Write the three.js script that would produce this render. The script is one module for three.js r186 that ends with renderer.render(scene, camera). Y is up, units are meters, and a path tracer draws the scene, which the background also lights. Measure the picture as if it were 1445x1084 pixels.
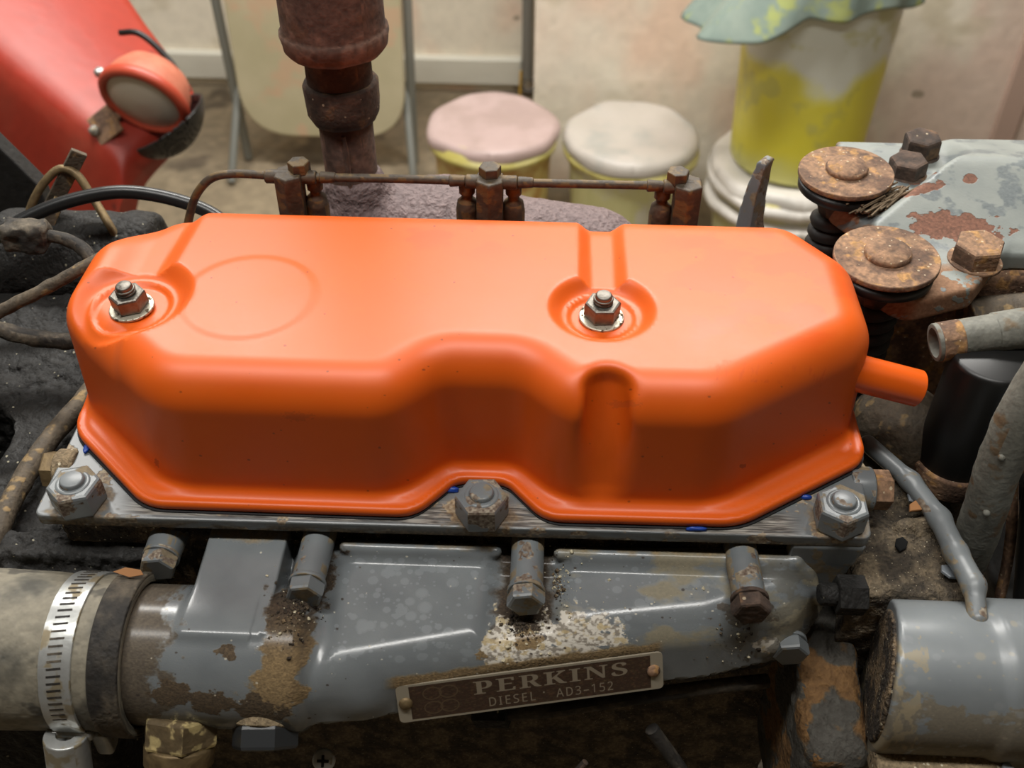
import * as THREE from 'three';
import { mergeGeometries } from 'three/addons/utils/BufferGeometryUtils.js';
import { RoundedBoxGeometry } from 'three/addons/geometries/RoundedBoxGeometry.js';
import { RectAreaLightUniformsLib } from 'three/addons/lights/RectAreaLightUniformsLib.js';

// ---------------------------------------------------------------- camera, light, exposure
// All modelling below is in centimetres around the engine: x to the right along the engine, y up
// from the cylinder head face, z towards the viewer. W() turns that into metres above the workshop floor.
const FLOOR = -108, CEIL = 142;
const W = (x, y, z) => new THREE.Vector3(x * .01, (y - FLOOR) * .01, z * .01);
const scene = new THREE.Scene();
scene.background = new THREE.Color(0x000000);
const camera = new THREE.PerspectiveCamera(2 * Math.atan(542 / 1500) * 180 / Math.PI, 1445 / 1084, .02, 30);
camera.position.copy(W(0, 42.4, 36.6));
camera.rotation.order = 'YXZ';
camera.rotation.set(-42 * Math.PI / 180, 2.2 * Math.PI / 180, .3 * Math.PI / 180);
camera.focus = .60; camera.userData.fStop = 10;
const renderer = new THREE.WebGLRenderer();
renderer.toneMapping = THREE.LinearToneMapping;
renderer.toneMappingExposure = 1.0;
renderer.shadowMap.enabled = true;
RectAreaLightUniformsLib.init();
// ceiling battens: [x, z, length, width, intensity]
const BATTENS = [[-20, -130, 200, 22, 54], [-20, 10, 150, 14, 27]];
const LAMP_COLOUR = new THREE.Color(1, .975, .925);

// ---------------------------------------------------------------- small helpers
let seed = 7;
const rnd = () => { seed = (seed * 1664525 + 1013904223) >>> 0; return seed / 4294967296; };
const rr = (a, b) => a + (b - a) * rnd();
const clamp = (x, a = 0, b = 1) => x < a ? a : x > b ? b : x;
const lerp = (a, b, t) => a + (b - a) * t;
const sm = (a, b, x) => { const t = clamp((x - a) / (b - a)); return t * t * (3 - 2 * t); };
const smin = (a, b, k) => { const h = Math.max(k - Math.abs(a - b), 0) / k; return Math.min(a, b) - h * h * k * .25; };
const smax = (a, b, k) => -smin(-a, -b, k);
const mix3 = (a, b, t) => [lerp(a[0], b[0], t), lerp(a[1], b[1], t), lerp(a[2], b[2], t)];
const V = (x, y, z) => new THREE.Vector3(x, y, z);
const rgb = (r, g, b) => [r / 255, g / 255, b / 255];
const TB = new Float32Array(65536); { let q = 12345; for (let i = 0; i < 65536; i++) { q = (Math.imul(q, 1664525) + 1013904223) | 0; let h = q ^ (q >>> 15); h = Math.imul(h, 2246822519); TB[i] = ((h ^ (h >>> 13)) >>> 0) / 4294967296; } }
const h3 = (x, y, z) => TB[((x + z * 73) & 255) | (((y + z * 151 + (z >> 2) * 7) & 255) << 8)];
function n2(x, y, s = 0, w = 0) {            // value noise, period w cells when w > 0
  let i = Math.floor(x), j = Math.floor(y), u = x - i, v = y - j; u = u * u * (3 - 2 * u); v = v * v * (3 - 2 * v);
  let i1 = i + 1, j1 = j + 1;
  if (w) { i = ((i % w) + w) % w; j = ((j % w) + w) % w; i1 = i + 1 === w ? 0 : i + 1; j1 = j + 1 === w ? 0 : j + 1; }
  const sx = s * 73, sy = s * 151 + (s >> 2) * 7, a = (i + sx) & 255, b = (i1 + sx) & 255, c = ((j + sy) & 255) << 8, d = ((j1 + sy) & 255) << 8;
  const p = TB[a | c], q = TB[a | d]; const m = p + (TB[b | c] - p) * u, n = q + (TB[b | d] - q) * u; return m + (n - m) * v;
}
function fbm(x, y, s = 0, o = 4, w = 0) { let a = 0, k = .5, t = 0; for (let q = 0; q < o; q++) { a += k * n2(x, y, s + q * 17, w); t += k; k *= .55; x *= 2; y *= 2; w *= 2; } return a / t; }
function n3(x, y, z) { const k = Math.floor(z); let w = z - k; w = w * w * (3 - 2 * w); const a = n2(x, y, k & 1023); return a + (n2(x, y, (k + 1) & 1023) - a) * w; }

// ---------------------------------------------------------------- procedural surfaces
function tex(w, h, data, n, srgb, repeat) {
  const t = new THREE.DataTexture(data, w, h, n === 4 ? THREE.RGBAFormat : THREE.RedFormat);
  t.magFilter = THREE.LinearFilter; t.minFilter = THREE.LinearFilter;
  if (repeat) t.wrapS = t.wrapT = THREE.RepeatWrapping;
  if (srgb) t.colorSpace = THREE.SRGBColorSpace;
  t.needsUpdate = true; return t;
}
// fn(u, v) gives [[r,g,b], roughness, height]; u and v run 0..1
function bake(w, h, fn, repeat) {
  const c = new Uint8Array(w * h * 4), r = new Uint8Array(w * h * 4);
  for (let j = 0; j < h; j++) for (let i = 0; i < w; i++) {
    const [q, ro, he] = fn((i + .5) / w, (j + .5) / h), k = (j * w + i) * 4;
    c[k] = clamp(q[0]) * 255; c[k + 1] = clamp(q[1]) * 255; c[k + 2] = clamp(q[2]) * 255; c[k + 3] = 255;
    r[k] = clamp(he) * 255; r[k + 1] = clamp(ro) * 255; r[k + 3] = 255;
  }
  const rb = tex(w, h, r, 4, false, repeat);
  return { map: tex(w, h, c, 4, true, repeat), roughnessMap: rb, bumpMap: rb };
}
function tileMat(px, cm, bump, fn, extra = {}) {     // repeating patch, cm on a side
  const m = new THREE.MeshPhysicalMaterial({ ...bake(px, px, fn, true), roughness: 1, bumpScale: bump * .01, ...extra });
  m.userData.cm = cm; return m;
}
// one sheet laid over a surface unrolled along x and z - y
function sheetMat(w, h, x0, x1, v0, v1, bump, fn, extra = {}) {
  const m = new THREE.MeshPhysicalMaterial({ ...bake(w, h, (u, v) => fn(lerp(x0, x1, u), lerp(v0, v1, v)), false), roughness: 1, bumpScale: bump * .01, ...extra });
  m.userData.sheet = [x0, x1, v0, v1]; return m;
}
function plain(r, g, b, rough, metal = 0, extra = {}) {
  const m = new THREE.MeshPhysicalMaterial({ color: new THREE.Color().setRGB(r / 255, g / 255, b / 255, THREE.SRGBColorSpace), roughness: rough, metalness: metal, ...extra });
  m.userData.cm = 10; return m;
}
const speck = (u, v, f, s, th) => { const i = Math.floor(u * f), j = Math.floor(v * f); const h = h3(i, j, s); if (h > th) return 0; const cx = i + .3 + .4 * h3(i, j, s + 1), cy = j + .3 + .4 * h3(i, j, s + 2); return Math.hypot(u * f - cx, v * f - cy) < .12 + .28 * h3(i, j, s + 3) ? 1 : 0; };

// dried drops: a lookup of how much each spot of a sheet lies inside a drop (rim weaker than the middle)
function dropMask(list, x0, x1, v0, v1, edge, inside, res = 40) {
  const w = Math.ceil((x1 - x0) * res), h = Math.ceil((v1 - v0) * res), A = new Float32Array(w * h);
  for (const [x, v, r] of list) for (let j = Math.max(0, ((v - r - v0) * res) | 0); j <= Math.min(h - 1, (v + r - v0) * res); j++) for (let i = Math.max(0, ((x - r - x0) * res) | 0); i <= Math.min(w - 1, (x + r - x0) * res); i++) { const d = Math.hypot(x0 + i / res - x, v0 + j / res - v); if (d < r) A[j * w + i] = Math.max(A[j * w + i], d > r * .77 ? edge : inside); }
  return (x, v) => { const i = ((x - x0) * res) | 0, j = ((v - v0) * res) | 0; return i < 0 || j < 0 || i >= w || j >= h ? 0 : A[j * w + i]; };
}
const rustFn = (a, b, c, sp = 0) => (u, v) => {
  const n = fbm(u * 6, v * 6, 3, 5, 6), f = fbm(u * 40, v * 40, 9, 3, 40);
  let q = mix3(a, b, sm(.35, .62, n)); q = mix3(q, c, sm(.56, .72, fbm(u * 10, v * 10, 31, 4, 10)) * .8);
  q = q.map(x => x * (.72 + .56 * f));
  if (sp && speck(u, v, 40, 77, sp)) q = mix3(q, rgb(205, 190, 160), .7);
  return [q, .78 + .2 * f, f * .7 + n * .3];
};
const M = {};
M.rust = tileMat(512, 8, .06, rustFn(rgb(96, 74, 60), rgb(138, 108, 84), rgb(164, 124, 76), .05));
M.rustDark = tileMat(512, 10, .07, rustFn(rgb(54, 44, 38), rgb(82, 66, 56), rgb(106, 80, 56), .02));
M.rustPipe = tileMat(512, 14, .05, rustFn(rgb(80, 62, 54), rgb(112, 88, 76), rgb(96, 70, 54), .0));
M.exhaust = tileMat(512, 12, .16, (u, v) => { const n = fbm(u * 8, v * 8, 5, 4, 8), f = fbm(u * 48, v * 48, 2, 3, 48); return [mix3(rgb(88, 74, 74), rgb(140, 122, 120), f * .8 + n * .2 - .05), .72, f]; });
M.cast = tileMat(512, 9, .05, (u, v) => { const n = fbm(u * 7, v * 7, 15, 4, 7), f = fbm(u * 42, v * 42, 12, 3, 42); let q = mix3(rgb(70, 62, 52), rgb(104, 92, 76), n); q = mix3(q, rgb(142, 118, 80), sm(.62, .74, fbm(u * 12, v * 12, 44, 3, 12)) * .8); return [q.map(x => x * (.8 + .4 * f)), .62 + .2 * f, f]; }, { metalness: .25 });
M.grease = tileMat(512, 10, .22, (u, v) => { const n = fbm(u * 9, v * 9, 25, 4, 9), f = fbm(u * 40, v * 40, 22, 3, 40); let q = mix3(rgb(14, 13, 12), rgb(31, 29, 26), n).map(x => x * (.7 + .6 * f)); if (speck(u, v, 46, 5, .018)) q = rgb(150, 145, 125); return [q, .6 + .35 * f, f * .6 + n * .4]; });  // oily black coating, also painted shade in the cut pipe and starter housing
M.black = tileMat(256, 10, .05, (u, v) => { const f = fbm(u * 20, v * 20, 62, 4, 20); return [mix3(rgb(18, 17, 16), rgb(34, 32, 30), f), .5 + .3 * f, f]; });
M.crust = tileMat(512, 6, .22, (u, v) => { const n = fbm(u * 6, v * 6, 85, 4, 6), f = fbm(u * 36, v * 36, 82, 3, 36); let q = mix3(rgb(48, 40, 32), rgb(112, 94, 70), sm(.35, .68, n)).map(x => x * (.6 + .8 * f)); if (speck(u, v, 40, 95, .07)) q = rgb(190, 178, 150); return [q, .85, f]; });
M.dust = tileMat(512, 7, .1, (u, v) => { const n = fbm(u * 6, v * 6, 105, 4, 6), f = fbm(u * 50, v * 50, 102, 3, 50); let q = mix3(rgb(112, 98, 78), rgb(156, 138, 108), n).map(x => x * (.75 + .5 * f)); if (speck(u, v, 30, 115, .06)) q = rgb(205, 195, 170); if (speck(u, v, 24, 125, .03)) q = rgb(50, 44, 36); return [q, .92, f]; });
// grey enamel, dust film, ring marks of dried drops, chips to bare metal
const greyFn = (dirt, chip) => (u, v) => {
  const n = fbm(u * 5, v * 5, 205, 4, 5), f = fbm(u * 60, v * 60, 202, 2, 60), d = fbm(u * 9, v * 9, 215, 5, 9);
  let q = mix3(rgb(102, 107, 110), rgb(122, 127, 129), n), ro = .28 + .12 * n, he = .5 + .05 * f;
  const k = sm(.62 - dirt, .72 - dirt, d) * .85; q = mix3(q, mix3(rgb(112, 98, 76), rgb(150, 132, 102), f), k); ro = lerp(ro, .9, k); he += .25 * k * f;
  const c = sm(.72 - chip, .735 - chip, fbm(u * 7, v * 7, 235, 5, 7)); q = mix3(q, mix3(rgb(70, 52, 42), rgb(176, 168, 150), f), c); ro = lerp(ro, .8, c); he -= .3 * c;
  return [q, ro, he];
};
M.grey = tileMat(640, 12, .03, greyFn(.02, .05));
M.greyWorn = tileMat(512, 8, .04, greyFn(.08, .12));
M.steel = tileMat(256, 4, .02, (u, v) => { const f = fbm(u * 18, v * 18, 302, 4, 18); return [mix3(rgb(88, 84, 78), rgb(140, 136, 128), f), .3 + .3 * f, f]; }, { metalness: .85 });
M.washer = tileMat(256, 4, .02, (u, v) => { const f = fbm(u * 16, v * 16, 322, 4, 16); const k = sm(.6, .7, f); return [mix3(rgb(176, 172, 156), rgb(84, 72, 58), k), .4 + .4 * k, f]; }, { metalness: .6 });
M.zinc = tileMat(512, 8, .02, (u, v) => { const f = fbm(u * 14, v * 14, 342, 4, 14); const k = sm(.55, .7, fbm(u * 9, v * 9, 345, 4, 9)); return [mix3(mix3(rgb(168, 170, 168), rgb(196, 198, 196), f), rgb(140, 126, 98), k * .8), .35 + .4 * k, f]; }, { metalness: .55 });
M.brass = tileMat(256, 5, .05, (u, v) => { const f = fbm(u * 16, v * 16, 362, 4, 16), k = sm(.5, .62, fbm(u * 8, v * 8, 365, 4, 8)); return [mix3(rgb(112, 96, 70), rgb(206, 186, 132), k).map(x => x * (.75 + .4 * f)), .6, f]; }, { metalness: .3 });
M.brassy = tileMat(256, 5, .03, (u, v) => { const f = fbm(u * 16, v * 16, 382, 4, 16); return [mix3(rgb(96, 80, 58), rgb(142, 122, 86), f), .45 + .2 * f, f]; }, { metalness: .5 });
M.injector = tileMat(256, 5, .04, (u, v) => { const f = fbm(u * 16, v * 16, 391, 4, 16), k = sm(.55, .7, fbm(u * 7, v * 7, 393, 4, 7)); return [mix3(mix3(rgb(54, 46, 38), rgb(92, 80, 64), f), rgb(122, 96, 54), k * .6), .5 + .2 * f, f]; }, { metalness: .15 });
M.grime = tileMat(512, 6, .14, (u, v) => { const n = fbm(u * 6, v * 6, 885, 4, 6), f = fbm(u * 40, v * 40, 882, 3, 40); let q = mix3(rgb(62, 55, 46), rgb(112, 99, 80), sm(.3, .7, n)).map(x => x * (.72 + .56 * f)); if (speck(u, v, 70, 895, .03)) q = rgb(186, 174, 148); if (speck(u, v, 50, 897, .02)) q = rgb(40, 36, 30); return [q, .88, f]; });
M.rubber = plain(22, 22, 22, .42); M.rubberGloss = plain(30, 31, 32, .32); M.void = plain(6, 6, 6, .9);
M.dirtyRubber = tileMat(512, 9, .05, (u, v) => { const n = fbm(u * 6, v * 6, 405, 4, 6), f = fbm(u * 40, v * 40, 402, 3, 40); return [mix3(rgb(36, 33, 30), rgb(84, 76, 64), sm(.3, .75, n)).map(x => x * (.7 + .6 * f)), .8, f]; });
M.hose = tileMat(512, 14, .03, (u, v) => { const n = fbm(u * 5, v * 5, 425, 5, 5), f = fbm(u * 40, v * 40, 422, 3, 40); let q = mix3(rgb(78, 76, 69), rgb(128, 122, 107), sm(.3, .62, n)).map(x => x * (.86 + .28 * f)); q = mix3(q, rgb(56, 54, 50), sm(.62, .7, fbm(u * 8, v * 8, 435, 4, 8)) * .6); return [q, .72, f]; });
M.pipeGrey = tileMat(512, 10, .03, (u, v) => { const n = fbm(u * 6, v * 6, 445, 4, 6), f = fbm(u * 40, v * 40, 442, 3, 40); let q = mix3(rgb(98, 97, 88), rgb(122, 122, 114), n); q = mix3(q, rgb(100, 76, 50), sm(.6, .72, fbm(u * 8, v * 8, 446, 4, 8)) * .7); return [q.map(x => x * (.86 + .28 * f)), .5 + .3 * n, f]; });
M.twig = plain(112, 96, 76, .95);
M.blue = plain(22, 62, 150, .4); M.gasket = plain(22, 22, 26, .7);
M.flake = plain(196, 186, 158, .7); M.greyFlake = plain(120, 126, 132, .4); M.leaf = plain(150, 104, 62, .8);

// ---------------------------------------------------------------- geometry helpers
function boxUV(geo, cm) {
  const g = geo.index ? geo.toNonIndexed() : geo; const p = g.attributes.position, uv = new Float32Array(p.count * 2);
  for (let t = 0; t < p.count; t += 3) {
    const a = V().fromBufferAttribute(p, t), b = V().fromBufferAttribute(p, t + 1), c = V().fromBufferAttribute(p, t + 2);
    const n = b.clone().sub(a).cross(c.clone().sub(a)); const ax = Math.abs(n.x), ay = Math.abs(n.y), az = Math.abs(n.z);
    [a, b, c].forEach((q, k) => { const w = ax > ay && ax > az ? [q.z, q.y] : ay > az ? [q.x, q.z] : [q.x, q.y]; uv[(t + k) * 2] = w[0] / cm; uv[(t + k) * 2 + 1] = w[1] / cm; });
  }
  g.setAttribute('uv', new THREE.BufferAttribute(uv, 2)); return g;
}
function sheetUV(geo, [x0, x1, v0, v1]) {
  const p = geo.attributes.position, uv = new Float32Array(p.count * 2);
  for (let i = 0; i < p.count; i++) { uv[2 * i] = (p.getX(i) - x0) / (x1 - x0); uv[2 * i + 1] = (p.getZ(i) - p.getY(i) - v0) / (v1 - v0); }
  geo.setAttribute('uv', new THREE.BufferAttribute(uv, 2)); return geo;
}
const used = {};
const numbered = n => { const k = used[n] = (used[n] ?? -1) + 1; return k ? n + '_' + String(k).padStart(3, '0') : n; };
function thing(name, label, category, base, group) {
  const o = new THREE.Group(); o.name = numbered(name); o.position.copy(W(...base)); o.userData = { label, category };
  if (group) o.userData.group = group;
  o.base = base; scene.add(o); return o;
}
// geometry arrives in world centimetres; parent is a thing or a part
function part(name, geo, mat, parent, label) {
  if (Array.isArray(geo)) geo = mergeGeometries(geo.map(g => { const q = g.index ? g.toNonIndexed() : g; for (const k of Object.keys(q.attributes)) if (k !== 'position' && k !== 'normal') q.deleteAttribute(k); return q; }));
  if (mat.userData.sheet) sheetUV(geo, mat.userData.sheet); else if (!geo.userData.keepUV) geo = boxUV(geo, mat.userData.cm || 10);
  const b = parent.base; geo.translate(-b[0], -b[1], -b[2]); geo.scale(.01, .01, .01);
  const m = new THREE.Mesh(geo, mat); m.name = name; m.castShadow = m.receiveShadow = true; m.base = b; parent.add(m);
  if (label) m.userData.label = label;
  return m;
}
function struct(name, geo, mat, label) {
  const o = new THREE.Group(); o.base = [0, FLOOR, 0]; const m = part(name, geo, mat, o); o.remove(m); scene.add(m); m.userData = { kind: 'structure', label: label }; return m;
}
const box = (x0, x1, y0, y1, z0, z1, r = .1) => { const g = new RoundedBoxGeometry(x1 - x0, y1 - y0, z1 - z0, 2, Math.min(r, (x1 - x0) / 2.01, (y1 - y0) / 2.01, (z1 - z0) / 2.01)); g.translate((x0 + x1) / 2, (y0 + y1) / 2, (z0 + z1) / 2); return g; };
function orient(g, p, dir, roll = 0) {       // geometry built along +y from its origin
  const q = new THREE.Quaternion().setFromUnitVectors(V(0, 1, 0), V(...dir).normalize());
  if (roll) g.rotateY(roll); g.applyQuaternion(q); g.translate(...p); return g;
}
const lathe = (pts, seg = 48) => new THREE.LatheGeometry(pts.map(p => new THREE.Vector2(p[0], p[1])), seg);
function rod(a, b, r, r2 = r, seg = 28) {    // bevelled solid cylinder from a to b
  const d = V(...b).sub(V(...a)), L = d.length(), c = Math.min(.12, r * .2, L * .2);
  return orient(lathe([[0.001, 0], [r - c, 0], [r, c], [r2, L - c], [r2 - c, L], [.001, L]], seg), a, d.toArray());
}
function ring(a, b, r0, r1, seg = 40) {      // pipe from a to b, inner radius r0
  const d = V(...b).sub(V(...a)), L = d.length(), c = Math.min(.1, (r1 - r0) * .3);
  return orient(lathe([[r0, 0], [r1 - c, 0], [r1, c], [r1, L - c], [r1 - c, L], [r0, L], [r0, 0]], seg), a, d.toArray());
}
function hex(p, dir, r, h, roll = 0, crown = .12) {      // hexagon with turned corners
  const s = new THREE.Shape(); for (let i = 0; i < 6; i++) { const a = i * Math.PI / 3; s[i ? 'lineTo' : 'moveTo'](Math.cos(a) * (r - crown), Math.sin(a) * (r - crown)); } s.closePath();
  const g = new THREE.ExtrudeGeometry(s, { depth: h - 2 * crown, bevelEnabled: true, bevelThickness: crown, bevelSize: crown, bevelSegments: 2 });
  g.translate(0, 0, crown); g.rotateX(-Math.PI / 2); return orient(g, p, dir, roll);
}
function tube(pts, r, n = 60, seg = 14, rough = 0) {
  const c = new THREE.CatmullRomCurve3(pts.map(p => V(...p)), false, 'centripetal');
  const g = new THREE.TubeGeometry(c, n, r, seg, false);
  if (rough) { const p = g.attributes.position, nn = g.attributes.normal; for (let i = 0; i < p.count; i++) { const k = (n3(p.getX(i) * 1.6 + 9, p.getY(i) * 1.6, p.getZ(i) * 1.6) - .5) * rough; p.setXYZ(i, p.getX(i) + nn.getX(i) * k, p.getY(i) + nn.getY(i) * k, p.getZ(i) + nn.getZ(i) * k); } }
  const out = [g];
  for (const t of [0, 1]) { const q = c.getPoint(t), d = c.getTangent(t).multiplyScalar(t ? 1 : -1); out.push(orient(lathe([[r, 0], [r * .8, r * .12], [.001, r * .15]], seg), q.toArray(), d.toArray())); }
  return mergeGeometries(out.map(x => { const y = x.toNonIndexed(); y.deleteAttribute('uv'); return y; }));
}
function roundPoly(pts) {                    // [x, z, radius] corners to a dense outline
  const out = [], n = pts.length;
  for (let i = 0; i < n; i++) {
    const [x, z, r] = pts[i], A = pts[(i + n - 1) % n], B = pts[(i + 1) % n];
    let ax = A[0] - x, az = A[1] - z, bx = B[0] - x, bz = B[1] - z; const la = Math.hypot(ax, az), lb = Math.hypot(bx, bz); ax /= la; az /= la; bx /= lb; bz /= lb;
    const t = Math.min(r / Math.tan(Math.acos(clamp(ax * bx + az * bz, -1, 1)) / 2), la * .48, lb * .48);
    for (let k = 0; k <= 10; k++) { const s = k / 10; out.push([x + ax * t * (1 - s) ** 2 + bx * t * s * s, z + az * t * (1 - s) ** 2 + bz * t * s * s]); }
  }
  return out;
}
function polyField(poly) {
  const n = poly.length, X = new Float64Array(n), Z = new Float64Array(n), EX = new Float64Array(n), EZ = new Float64Array(n), IL = new Float64Array(n);
  for (let i = 0; i < n; i++) { const a = poly[i], b = poly[(i + 1) % n]; X[i] = a[0]; Z[i] = a[1]; EX[i] = b[0] - a[0]; EZ[i] = b[1] - a[1]; IL[i] = 1 / Math.max(1e-9, EX[i] ** 2 + EZ[i] ** 2); }
  return (x, z) => {
    let d = 1e9, s = 1;
    for (let i = 0; i < n; i++) {
      const wx = x - X[i], wz = z - Z[i]; let t = (wx * EX[i] + wz * EZ[i]) * IL[i]; t = t < 0 ? 0 : t > 1 ? 1 : t;
      const dx = wx - EX[i] * t, dz = wz - EZ[i] * t, q = dx * dx + dz * dz; if (q < d) d = q;
      const c1 = z >= Z[i], c2 = z < Z[i] + EZ[i], c3 = EX[i] * wz > EZ[i] * wx; if ((c1 && c2 && c3) || (!c1 && !c2 && !c3)) s = -s;
    }
    return s * Math.sqrt(d);
  };
}
const roundCap = (q1, q2, r) => { const a = q1 + r, b = q2 + r; return Math.min(Math.max(a, b), 0) + Math.hypot(Math.max(a, 0), Math.max(b, 0)) - r; };
const dBox = (x, y, z, x0, x1, y0, y1, z0, z1, r) => { const a = Math.abs(x - (x0 + x1) / 2) - (x1 - x0) / 2 + r, b = Math.abs(y - (y0 + y1) / 2) - (y1 - y0) / 2 + r, c = Math.abs(z - (z0 + z1) / 2) - (z1 - z0) / 2 + r; return Math.min(Math.max(a, b, c), 0) + Math.hypot(Math.max(a, 0), Math.max(b, 0), Math.max(c, 0)) - r; };
const dCap = (x, y, z, a, b, r) => { const ex = b[0] - a[0], ey = b[1] - a[1], ez = b[2] - a[2]; const t = clamp(((x - a[0]) * ex + (y - a[1]) * ey + (z - a[2]) * ez) / (ex * ex + ey * ey + ez * ez)); return Math.hypot(x - a[0] - ex * t, y - a[1] - ey * t, z - a[2] - ez * t) - r; };
const dCylX = (x, y, z, x0, x1, yc, zc, r, e) => roundCap(Math.hypot(y - yc, z - zc) - r, Math.abs(x - (x0 + x1) / 2) - (x1 - x0) / 2, e);
// surface nets over a distance field, vertices pulled onto the surface
function solid(f, lo, hi, cell, eps = .08) {
  const n = [0, 1, 2].map(k => Math.ceil((hi[k] - lo[k]) / cell) + 1), [nx, ny, nz] = n, A = new Float32Array(nx * ny * nz), id = (i, j, k) => (k * ny + j) * nx + i;
  const B = 6;
  for (let k = 0; k < nz; k += B) for (let j = 0; j < ny; j += B) for (let i = 0; i < nx; i += B) {
    const c = f(lo[0] + (i + B / 2) * cell, lo[1] + (j + B / 2) * cell, lo[2] + (k + B / 2) * cell), skip = Math.abs(c) > B * cell * 1.35;
    for (let c2 = k; c2 < Math.min(k + B, nz); c2++) for (let b = j; b < Math.min(j + B, ny); b++) for (let a = i; a < Math.min(i + B, nx); a++) A[id(a, b, c2)] = skip ? c : f(lo[0] + a * cell, lo[1] + b * cell, lo[2] + c2 * cell);
  }
  const vid = new Int32Array(nx * ny * nz).fill(-1), P = [], N = [], idx = [];
  const grad = (x, y, z) => { const g = [f(x + eps, y, z) - f(x - eps, y, z), f(x, y + eps, z) - f(x, y - eps, z), f(x, y, z + eps) - f(x, y, z - eps)]; const l = Math.hypot(...g) || 1; return [g[0] / l, g[1] / l, g[2] / l, l / (2 * eps)]; };
  for (let k = 0; k < nz - 1; k++) for (let j = 0; j < ny - 1; j++) for (let i = 0; i < nx - 1; i++) {
    let m = 0, sx = 0, sy = 0, sz = 0; const v = [];
    for (let c = 0; c < 8; c++) v.push(A[id(i + (c & 1), j + ((c >> 1) & 1), k + (c >> 2))]);
    for (const x of v) if (x < 0) m++; if (m === 0 || m === 8) continue;
    let cnt = 0;
    for (let c = 0; c < 8; c++) for (const b of [1, 2, 4]) { if (c & b) continue; const d = c | b; if ((v[c] < 0) === (v[d] < 0)) continue; const t = v[c] / (v[c] - v[d]); sx += (c & 1) + (b === 1 ? t : 0); sy += ((c >> 1) & 1) + (b === 2 ? t : 0); sz += (c >> 2) + (b === 4 ? t : 0); cnt++; }
    let x = lo[0] + (i + sx / cnt) * cell, y = lo[1] + (j + sy / cnt) * cell, z = lo[2] + (k + sz / cnt) * cell, g;
    for (let q = 0; q < 2; q++) { g = grad(x, y, z); const s = clamp(f(x, y, z) / Math.max(g[3], .5), -cell * .5, cell * .5); x -= g[0] * s; y -= g[1] * s; z -= g[2] * s; }
    g = grad(x, y, z); vid[id(i, j, k)] = P.length / 3; P.push(x, y, z); N.push(g[0], g[1], g[2]);
  }
  const quad = (a, b, c, d, flip) => { if (a < 0 || b < 0 || c < 0 || d < 0) return; if (flip) idx.push(a, c, b, a, d, c); else idx.push(a, b, c, a, c, d); };
  for (let k = 1; k < nz - 1; k++) for (let j = 1; j < ny - 1; j++) for (let i = 1; i < nx - 1; i++) {
    const s = A[id(i, j, k)] < 0;
    if (s !== (A[id(i + 1, j, k)] < 0)) quad(vid[id(i, j - 1, k - 1)], vid[id(i, j, k - 1)], vid[id(i, j, k)], vid[id(i, j - 1, k)], !s);
    if (s !== (A[id(i, j + 1, k)] < 0)) quad(vid[id(i - 1, j, k - 1)], vid[id(i - 1, j, k)], vid[id(i, j, k)], vid[id(i, j, k - 1)], !s);
    if (s !== (A[id(i, j, k + 1)] < 0)) quad(vid[id(i - 1, j - 1, k)], vid[id(i, j - 1, k)], vid[id(i, j, k)], vid[id(i - 1, j, k)], !s);
  }
  const g = new THREE.BufferGeometry(); g.setAttribute('position', new THREE.Float32BufferAttribute(P, 3)); g.setAttribute('normal', new THREE.Float32BufferAttribute(N, 3)); g.setIndex(idx); return g;
}
function slab(outline, y0, y1, bevel = .08) {   // plan outline [x, z] extruded upwards
  const s = new THREE.Shape(outline.map(p => new THREE.Vector2(p[0], -p[1])));
  const g = new THREE.ExtrudeGeometry(s, { depth: y1 - y0 - 2 * bevel, bevelEnabled: bevel > 0, bevelThickness: bevel, bevelSize: bevel, bevelOffset: -bevel, bevelSegments: 2 });
  g.rotateX(-Math.PI / 2); g.translate(0, y0 + bevel, 0); return g;
}

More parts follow.
